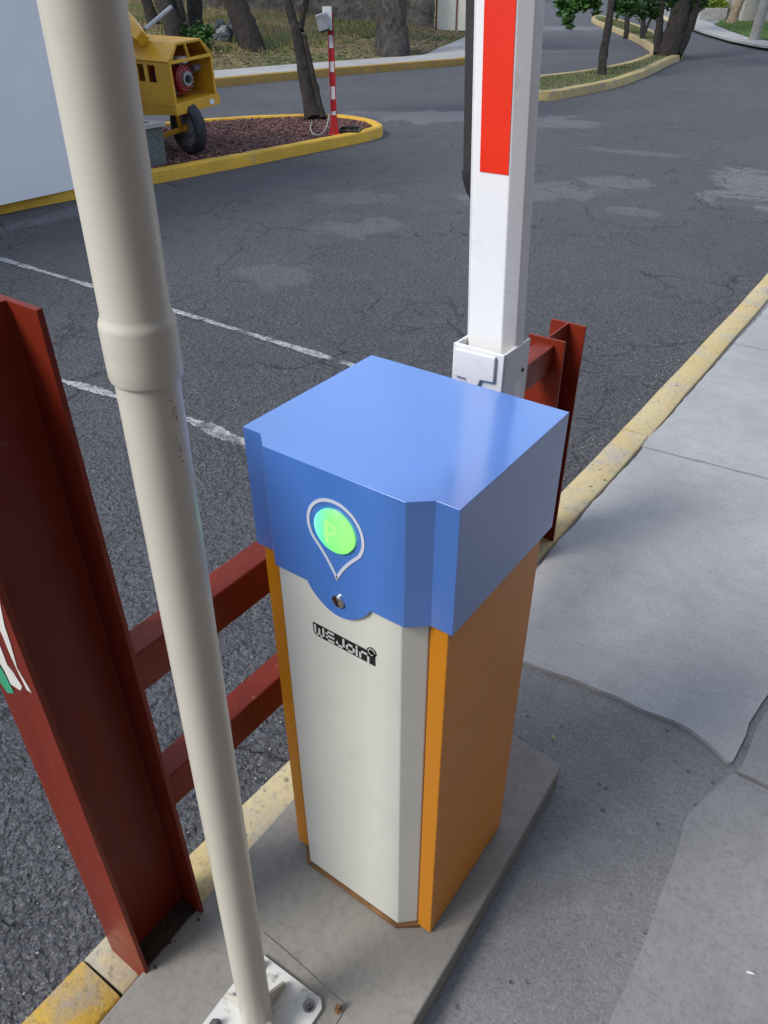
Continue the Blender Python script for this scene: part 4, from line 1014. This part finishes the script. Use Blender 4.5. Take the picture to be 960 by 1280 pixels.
lk = MB(); lk.tube([(LX, YF, .789), (LX, YF-.003, .789), (LX, YF-.0045, .789)], [.0105, .0105, .008], 28); lock = lk.build('lock', M['chrome'], hood, smooth=True, ang=40)
lk = MB(); lk.bb(LX-.0012, LX+.0012, YF-.0052, YF-.0046, .784, .794); lk.build('keyhole', M['black'], lock)
# logo on the door
LZ0, LZ1 = .690, .7145; LXa, LXb = -.2285, -.1125; YD = -.0185
lgp = MB(); lgp.prism_xz([(LXa, LZ0+.006), (LXa+.006, LZ0), (LXb, LZ0), (LXb, LZ1), (LXa, LZ1+.0005)], YD-.0008, YD-.0002)
ring = MB(); lgp.tube([(LXb-.006, YD-.0008, LZ1+.001), (LXb-.006, YD-.0002, LZ1+.001)], .0085, 24)
plt = lgp.build('logo_plate', M['black'], door)
lw_ = .0036; lt = MB(); hL = .0165; bz = LZ0+.0042; ya, yb = YD-.0014, YD-.0009
def letter(x, segs, wd): strokes(lt, [(a*wd, b*hL, c*wd, d*hL) for (a, b, c, d) in segs], lw_, ya, yb, ox=x, oz=bz)
xx = LXa+.0045
letter(xx, [(0, 0, 0, 1), (0, 0, 1, 0), (.5, 0, .5, .75), (1, 0, 1, 1)], .016)
letter(xx+.0225, [(0, 0, 0, 1), (0, 0, 1, 0), (0, .5, 1, .5), (0, 1, 1, 1)], .0125)
letter(xx+.042, [(.9, 0, .9, 1), (0, 0, .9, 0), (0, 0, 0, .32)], .0135)
letter(xx+.0605, [(0, 0, 0, .75), (1, 0, 1, .75), (0, 0, 1, 0), (0, .75, 1, .75)], .0125)
letter(xx+.0785, [(0, 0, 0, .65)], .01); letter(xx+.0785, [(0, .98, 0, 1.0)], .01)
letter(xx+.0850, [(0, 0, 0, .75), (0, .75, 1, .75), (1, -.1, 1, .75)], .0145)
# small R mark ring
for a, b in zip(np.linspace(0, 5.2, 16)[:-1], np.linspace(0, 5.2, 16)[1:]):
    c_ = (LXb-.006, LZ1+.001); lt.bar((c_[0]+.0058*math.cos(a), YD-.0011, c_[1]+.0058*math.sin(a)), (c_[0]+.0058*math.cos(b), YD-.0011, c_[1]+.0058*math.sin(b)), .0006, .0014)
lt.build('logo_lettering', M['silver'], plt)

# arm mount behind the cabinet
mt = MB()
mx0, mx1, my0, my1, mz0, mz1 = -.2255, -.1345, .350, .4395, .80, 1.034
mt.bb(mx0, mx1, my0, my0+.006, mz0, mz1)                        # front plate
mt.bb(mx0, mx0+.005, my0+.0062, my1, mz0, mz1-.001); mt.bb(mx1-.005, mx1, my0+.0062, my1, mz0, mz1-.001)   # side cheeks
mt.bb(mx0+.005, mx1-.005, my1-.006, my1, mz0, mz1-.01)
mount = mt.build('arm_mount', M['white_mount'], BAR, bevel=.0018)
cv = MB()
cv.prism_xz([(mx0+.007, mz1-.006), (mx0+.007, mz1-.052), (mx0+.030, mz1-.052), (mx0+.036, mz1-.066), (mx0+.050, mz1-.066), (mx0+.056, mz1-.048), (mx1-.012, mz1-.046), (mx1-.012, mz1-.004)], my0-.007, my0-.0005)
cv.build('cover_plate', M['white_mount'], mount, bevel=.002)
sc_ = MB(); sc_.tube([(mx1-.0005, .420, .985), (mx1+.0015, .420, .985)], .0035, 12); sc_.build('screw', M['black'], mount)
sh = MB(); sh.tube([((mx0+mx1)/2, .285, .86), ((mx0+mx1)/2, .352, .86)], .03, 24); sh.build('pivot_shaft', M['steel'], mount, smooth=True)
# octagonal arm
AX, lean = -.1815, -.0
def octa(cx, cy):
    a, b, c, d = .0295, .050, .0, .0
    return [(cx-.0295, cy-.040), (cx+.0275, cy-.040), (cx+.044, cy-.022), (cx+.044, cy+.004), (cx+.0275, cy+.022), (cx-.0275, cy+.022), (cx-.044, cy+.004), (cx-.044, cy-.022)]
ARM_T = 3.9
lx_per_m, ly_per_m = -.045, .0
am = MB(); zA = .82
o8a = octa(0, 0); vs = []
for z_ in (zA, ARM_T):
    ox = AX+(z_-1.04)*lx_per_m; vs += [(ox+p[0], .415+p[1], z_) for p in o8a]
am.add(vs, [tuple(range(8))[::-1], tuple(range(8, 16))]+[(i, (i+1) % 8, 8+(i+1) % 8, 8+i) for i in range(8)])
arm = am.build('arm', M['white_plastic'], BAR, bevel=.002)
for (za, zb_) in ((1.283, 1.78), (2.18, 2.68), (3.08, 3.58)):
    for yy in (.375-.0006, .437+.0006):
        s_ = MB(); oa = AX+(za-1.04)*lx_per_m; ob = AX+(zb_-1.04)*lx_per_m; w0, w1 = -.0185, .0265
        t2 = .0006
        s_.add([(oa+w0, yy-t2/2, za), (oa+w1, yy-t2/2, za), (ob+w1, yy-t2/2, zb_), (ob+w0, yy-t2/2, zb_), (oa+w0, yy+t2/2, za), (oa+w1, yy+t2/2, za), (ob+w1, yy+t2/2, zb_), (ob+w0, yy+t2/2, zb_)], [(0, 1, 2, 3), (7, 6, 5, 4), (0, 4, 5, 1), (1, 5, 6, 2), (2, 6, 7, 3), (3, 7, 4, 0)])
        s_.build('red_stripe', M['red_film'], arm)
tb = MB(); X_ = lambda z_: AX-.056+(z_-1.04)*lx_per_m
tb.tube([(X_(1.245)+.004, .42, 1.232), (X_(1.25)+.002, .42, 1.245), (X_(1.26), .42, 1.262), (X_(1.275), .42, 1.275)], [.005, .011, .0155, .0165], 20)
tb.tube([(X_(1.275), .42, 1.275), (X_(3.5), .42, 3.5)], .0145, 20)
tb.build('rubber_tube', M['rubber'], arm, smooth=True, ang=50)

# ------------------------------------------------------------ red steel fence: two H posts + two rails
RB = empty('steel_barrier', (-.455, -.2875, -.06)); tag(RB, 'red oxide steel guard of two upright H beams joined by two rails', 'guard rail')
def hbeam(y0, y1, x0, x1, ztop, zbot, tf=.008, tw=.006):
    mb = MB(); xm = (x0+x1)/2; off = Vector((.455, .2875, .06))
    poly = [(x0, y0), (x1, y0), (x1, y0+tf), (xm+tw/2, y0+tf), (xm+tw/2, y1-tf), (x1, y1-tf), (x1, y1), (x0, y1), (x0, y1-tf), (xm-tw/2, y1-tf), (xm-tw/2, y0+tf), (x0, y0+tf)]
    mb.prism([(a+off.x, b+off.y) for a, b in poly], zbot+off.z, ztop+off.z); return mb
b1 = hbeam(-.360, -.215, -.512, -.397, 1.222, -.12).build('upright_beam', M['red'], RB, bevel=.0012); b1['label'] = 'tall near upright beam with white and green paint drips'
b2 = hbeam(1.215, 1.36, -.492, -.385, .705, -.12).build('upright_beam', M['red'], RB, bevel=.0012); b2['label'] = 'shorter far upright beam behind the cabinet'
for (zt, zb_) in ((.690, .612), (.398, .320)):
    m_ = MB(); m_.bb(-.465+.455, -.413+.455, -.2145+.2875, 1.2145+.2875, zb_+.06, zt+.06); m_.build('rail', M['red'], RB, bevel=.004, seg=3)
gm = MB()  # black infill between the flanges, paints the shade of the recess at the foot
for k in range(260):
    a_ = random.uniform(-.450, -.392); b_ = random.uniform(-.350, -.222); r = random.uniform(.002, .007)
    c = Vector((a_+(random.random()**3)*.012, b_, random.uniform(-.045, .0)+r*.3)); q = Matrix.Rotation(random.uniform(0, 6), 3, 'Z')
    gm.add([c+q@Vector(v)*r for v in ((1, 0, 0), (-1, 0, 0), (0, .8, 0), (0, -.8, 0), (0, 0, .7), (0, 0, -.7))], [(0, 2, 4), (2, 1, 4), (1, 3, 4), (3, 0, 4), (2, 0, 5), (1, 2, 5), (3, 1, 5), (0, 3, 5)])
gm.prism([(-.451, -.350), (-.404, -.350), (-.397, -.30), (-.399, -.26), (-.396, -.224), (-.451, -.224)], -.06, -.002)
o = gm.build('dirt_shade', M['mach_dark']); tag(o, 'black infill painting in the shade at the foot of the tall red beam', 'dirt_shade', kind='stuff')
# paint drips on the near flange
def drip(pts_, mat, name, y=-.3604):
    m_ = MB(); vs = [(x+.455, y+.2875, z+.06) for x, z in pts_]; n = len(vs); m_.add(vs+[(v[0], v[1]-.0006, v[2]) for v in vs], [tuple(range(n)), tuple(range(n, 2*n))[::-1]]+[(i, (i+1) % n, n+(i+1) % n, n+i) for i in range(n)]); m_.build(name, mat, b1)
def flange(pts_):
    out = []
    for px, py in pts_:
        d = ray(px, py); t = (-.3604-CAMPOS[1])/d[1]; q = CAMPOS+d*t; out.append((float(q[0]), float(q[2])))
    return out
drip(flange([(-14, 700), (0, 752), (6, 782), (14, 806), (22, 835), (32, 852), (40, 866), (34, 862), (24, 842), (14, 820), (5, 798), (-6, 772), (-22, 742)]), M['wht_drip'], 'white_paint')
drip(flange([(-34, 742), (-12, 786), (0, 806), (10, 832), (18, 842), (28, 858), (26, 863), (14, 855), (6, 838), (-4, 822), (-20, 800), (-40, 770)]), M['wht_drip'], 'white_paint')
drip(flange([(-42, 772), (-20, 802), (-5, 824), (5, 840), (13, 856), (18, 866), (10, 866), (0, 852), (-16, 838), (-40, 812)]), M['grn_drip'], 'green_paint')

# ------------------------------------------------------------ cream pvc pole on white base plate
PA = Vector((-.170, -.300, .012)); PB = Vector((-.1425, -.281, 1.412)); pd = (PB-PA)/1.4
PO = empty('pipe_post', (PA.x, PA.y, 0)); tag(PO, 'cream plastic pipe post with belled joint, bolted to a white base plate', 'post')
def pp_(z): return pd*(z-.012)+Vector((0, 0, .012))
m_ = MB(); m_.tube([pp_(z) for z in (.013, .4, .8, 1.255)], .0265, 48); m_.build('lower_pipe', M['pvc'], PO, smooth=True, ang=40)
m_ = MB(); m_.tube([pp_(z) for z in (1.237, 1.2372, 1.240, 1.252, 1.282, 1.2845, 1.287, 1.290, 1.293, 1.4, 1.7, 2.5)], [.0268, .0292, .0300, .0303, .0304, .0301, .0292, .0279, .0273, .0272, .0272, .0272], 48)
m_.build('upper_pipe', M['pvc'], PO, smooth=True, ang=40)
m_ = MB(); m_.tube([pp_(2.502), pp_(2.53), pp_(2.545)], [.034, .034, .02], 32); m_.build('end_cap', M['pvc'], PO, smooth=True)
pmk = MB()
for (zz_, th, w_, h_) in ((1.222, -2, .003, .0012), (1.212, 0, .0012, .007), (1.2145, 3, .004, .0011), (1.211, 3, .003, .0011), (1.205, 5, .0012, .004), (1.186, -4, .0016, .002), (1.176, 1, .001, .005), (1.173, 5, .003, .0011), (1.168, -2, .0016, .0016), (1.163, 3, .0014, .002)):
    cc_ = pp_(zz_); r_ = .02655; t0 = R(th+2); vsx = []
    for dt, dz in ((-w_/2, -h_/2), (w_/2, -h_/2), (w_/2, h_/2), (-w_/2, h_/2)):
        a_ = t0+dt/r_; vsx.append(cc_+Vector((math.cos(a_)*r_, math.sin(a_)*r_, dz)))
    pmk.add(vsx+[v+Vector((.0002, 0, 0)) for v in vsx], [(0, 1, 2, 3), (7, 6, 5, 4), (0, 4, 5, 1), (1, 5, 6, 2), (2, 6, 7, 3), (3, 7, 4, 0)])
pmk.build('faded_print', M['ink'], PO)
plc = Vector((-.170-PA.x, -.288-PA.y, 0))
ang_p = R(2)
q2 = Matrix.Rotation(ang_p, 3, 'Z')
m_ = MB(); s_ = .080
c8 = [(-s_+.012, -s_), (s_-.012, -s_), (s_, -s_+.012), (s_, s_-.012), (s_-.012, s_), (-s_+.012, s_), (-s_, s_-.012), (-s_, -s_+.012)]
m_.prism([tuple((q2@Vector((x, y, 0))+plc)[:2]) for x, y in c8], .001, .011); m_.build('base_plate', M['plate_white'], PO, bevel=.0015)
for a in (0, 90, 180, 270):
    g = MB(); d = q2@Matrix.Rotation(R(a), 3, 'Z')@Vector((1, 0, 0)); sdv = Vector((-d.y, d.x, 0))*.003; pc = Vector((0, 0, .0115))
    A = pc+d*.022; B = pc+d*.074; C = pc+d*.024+Vector((0, 0, .050)); Dd = pc+d*.073+Vector((0, 0, .012))
    vs = [A-sdv, B-sdv, Dd-sdv, C-sdv, A+sdv, B+sdv, Dd+sdv, C+sdv]
    g.add(vs, [(0, 1, 2, 3), (7, 6, 5, 4), (0, 4, 5, 1), (1, 5, 6, 2), (2, 6, 7, 3), (3, 7, 4, 0)]); g.build('gusset', M['pvc'], PO, bevel=.001)
for sx, sy in ((1, 1), (1, -1), (-1, 1), (-1, -1)):
    c = q2@Vector((sx*.058, sy*.058, 0))+plc
    m_ = MB(); m_.tube([c+Vector((0, 0, .0115)), c+Vector((0, 0, .0135))], .0115, 24); m_.tube([c+Vector((0, 0, .0136)), c+Vector((0, 0, .0215))], .0078, 6); m_.tube([c+Vector((0, 0, .0216)), c+Vector((0, 0, .032))], .0042, 14); m_.build('anchor_bolt', M['steel'], PO, smooth=True, ang=30)
# stray anchor bolt stub standing in the slab beside the plate
m_ = MB(); c = (*at(423, 1262, .004),); m_.tube([(0, 0, -.004), (0, 0, .018)], .0042, 14); m_.tube([(0, 0, .0), (0, 0, .006)], .0075, 6)
o = m_.build('anchor_stub', M['rust'], smooth=True, ang=30, loc=(c[0], c[1], .001)); tag(o, 'rusty anchor bolt stub left standing in the concrete beside the base plate', 'bolt')

# ------------------------------------------------------------ litter on the pavement
def leafthing(px, py, z, rz, s, mat, label, name='dry_leaf', cat='leaf'):
    x, y = at(px, py, z); m_ = MB()
    L = 10; vs = []
    for i in range(L+1):
        u = i/L; w_ = math.sin(math.pi*u**.8)*.28; zc = .10*math.sin(u*3.1)+.03
        vs += [((u-.5)*s*2, -w_*s, (zc+.10)*s*.9), ((u-.5)*s*2, 0, zc*s*.4), ((u-.5)*s*2, w_*s, (zc+.12)*s)]
    fs = [(i*3+k, i*3+k+1, i*3+k+4, i*3+k+3) for i in range(L) for k in range(2)]
    m_.add(vs, fs); o = m_.build(name, mat, smooth=True, loc=(x, y, z+.001)); o.rotation_euler = (0, 0, rz)
    sm = o.modifiers.new('t', 'SOLIDIFY'); sm.thickness = .0006
    tag(o, label, cat)
M['dryleaf'] = m_simple('pale_dry_leaf', (.30, .27, .16), (.42, .38, .24), 60, .7, .3, 200, .001)
leafthing(692, 923, ZS-.011, -.75, .014, M['dryleaf'], 'small pale curled leaf on the rough pavement right of the cabinet')
leafthing(938, 1217, ZS-.003, .35, .009, M['white_trim'], 'tiny white paper scrap on the pavement at the lower right', 'paper_scrap', 'litter')

# random small pebbles/grit on rough asphalt and pavement
gr = MB()
for i in range(900):
    if random.random() < .7: x, y, z = random.uniform(-3.2, -.57), random.uniform(-.9, 4.5), ZR
    else: x, y, z = -.57-abs(random.gauss(0, .05)), random.uniform(-.9, 6), ZR
    r = random.uniform(.0015, .005); c = Vector((x, y, z+r*.6)); q = Matrix.Rotation(random.uniform(0, 6), 3, 'Z')
    gr.add([c+q@Vector(v)*r for v in ((1, 0, 0), (-1, 0, 0), (0, .8, 0), (0, -.8, 0), (0, 0, .7), (0, 0, -.7))], [(0, 2, 4), (2, 1, 4), (1, 3, 4), (3, 0, 4), (2, 0, 5), (1, 2, 5), (3, 1, 5), (0, 3, 5)])
o = gr.build('road_grit', M['conc_far']); tag(o, 'pale grit and tiny stones scattered over the asphalt by the kerb', 'grit', kind='stuff')
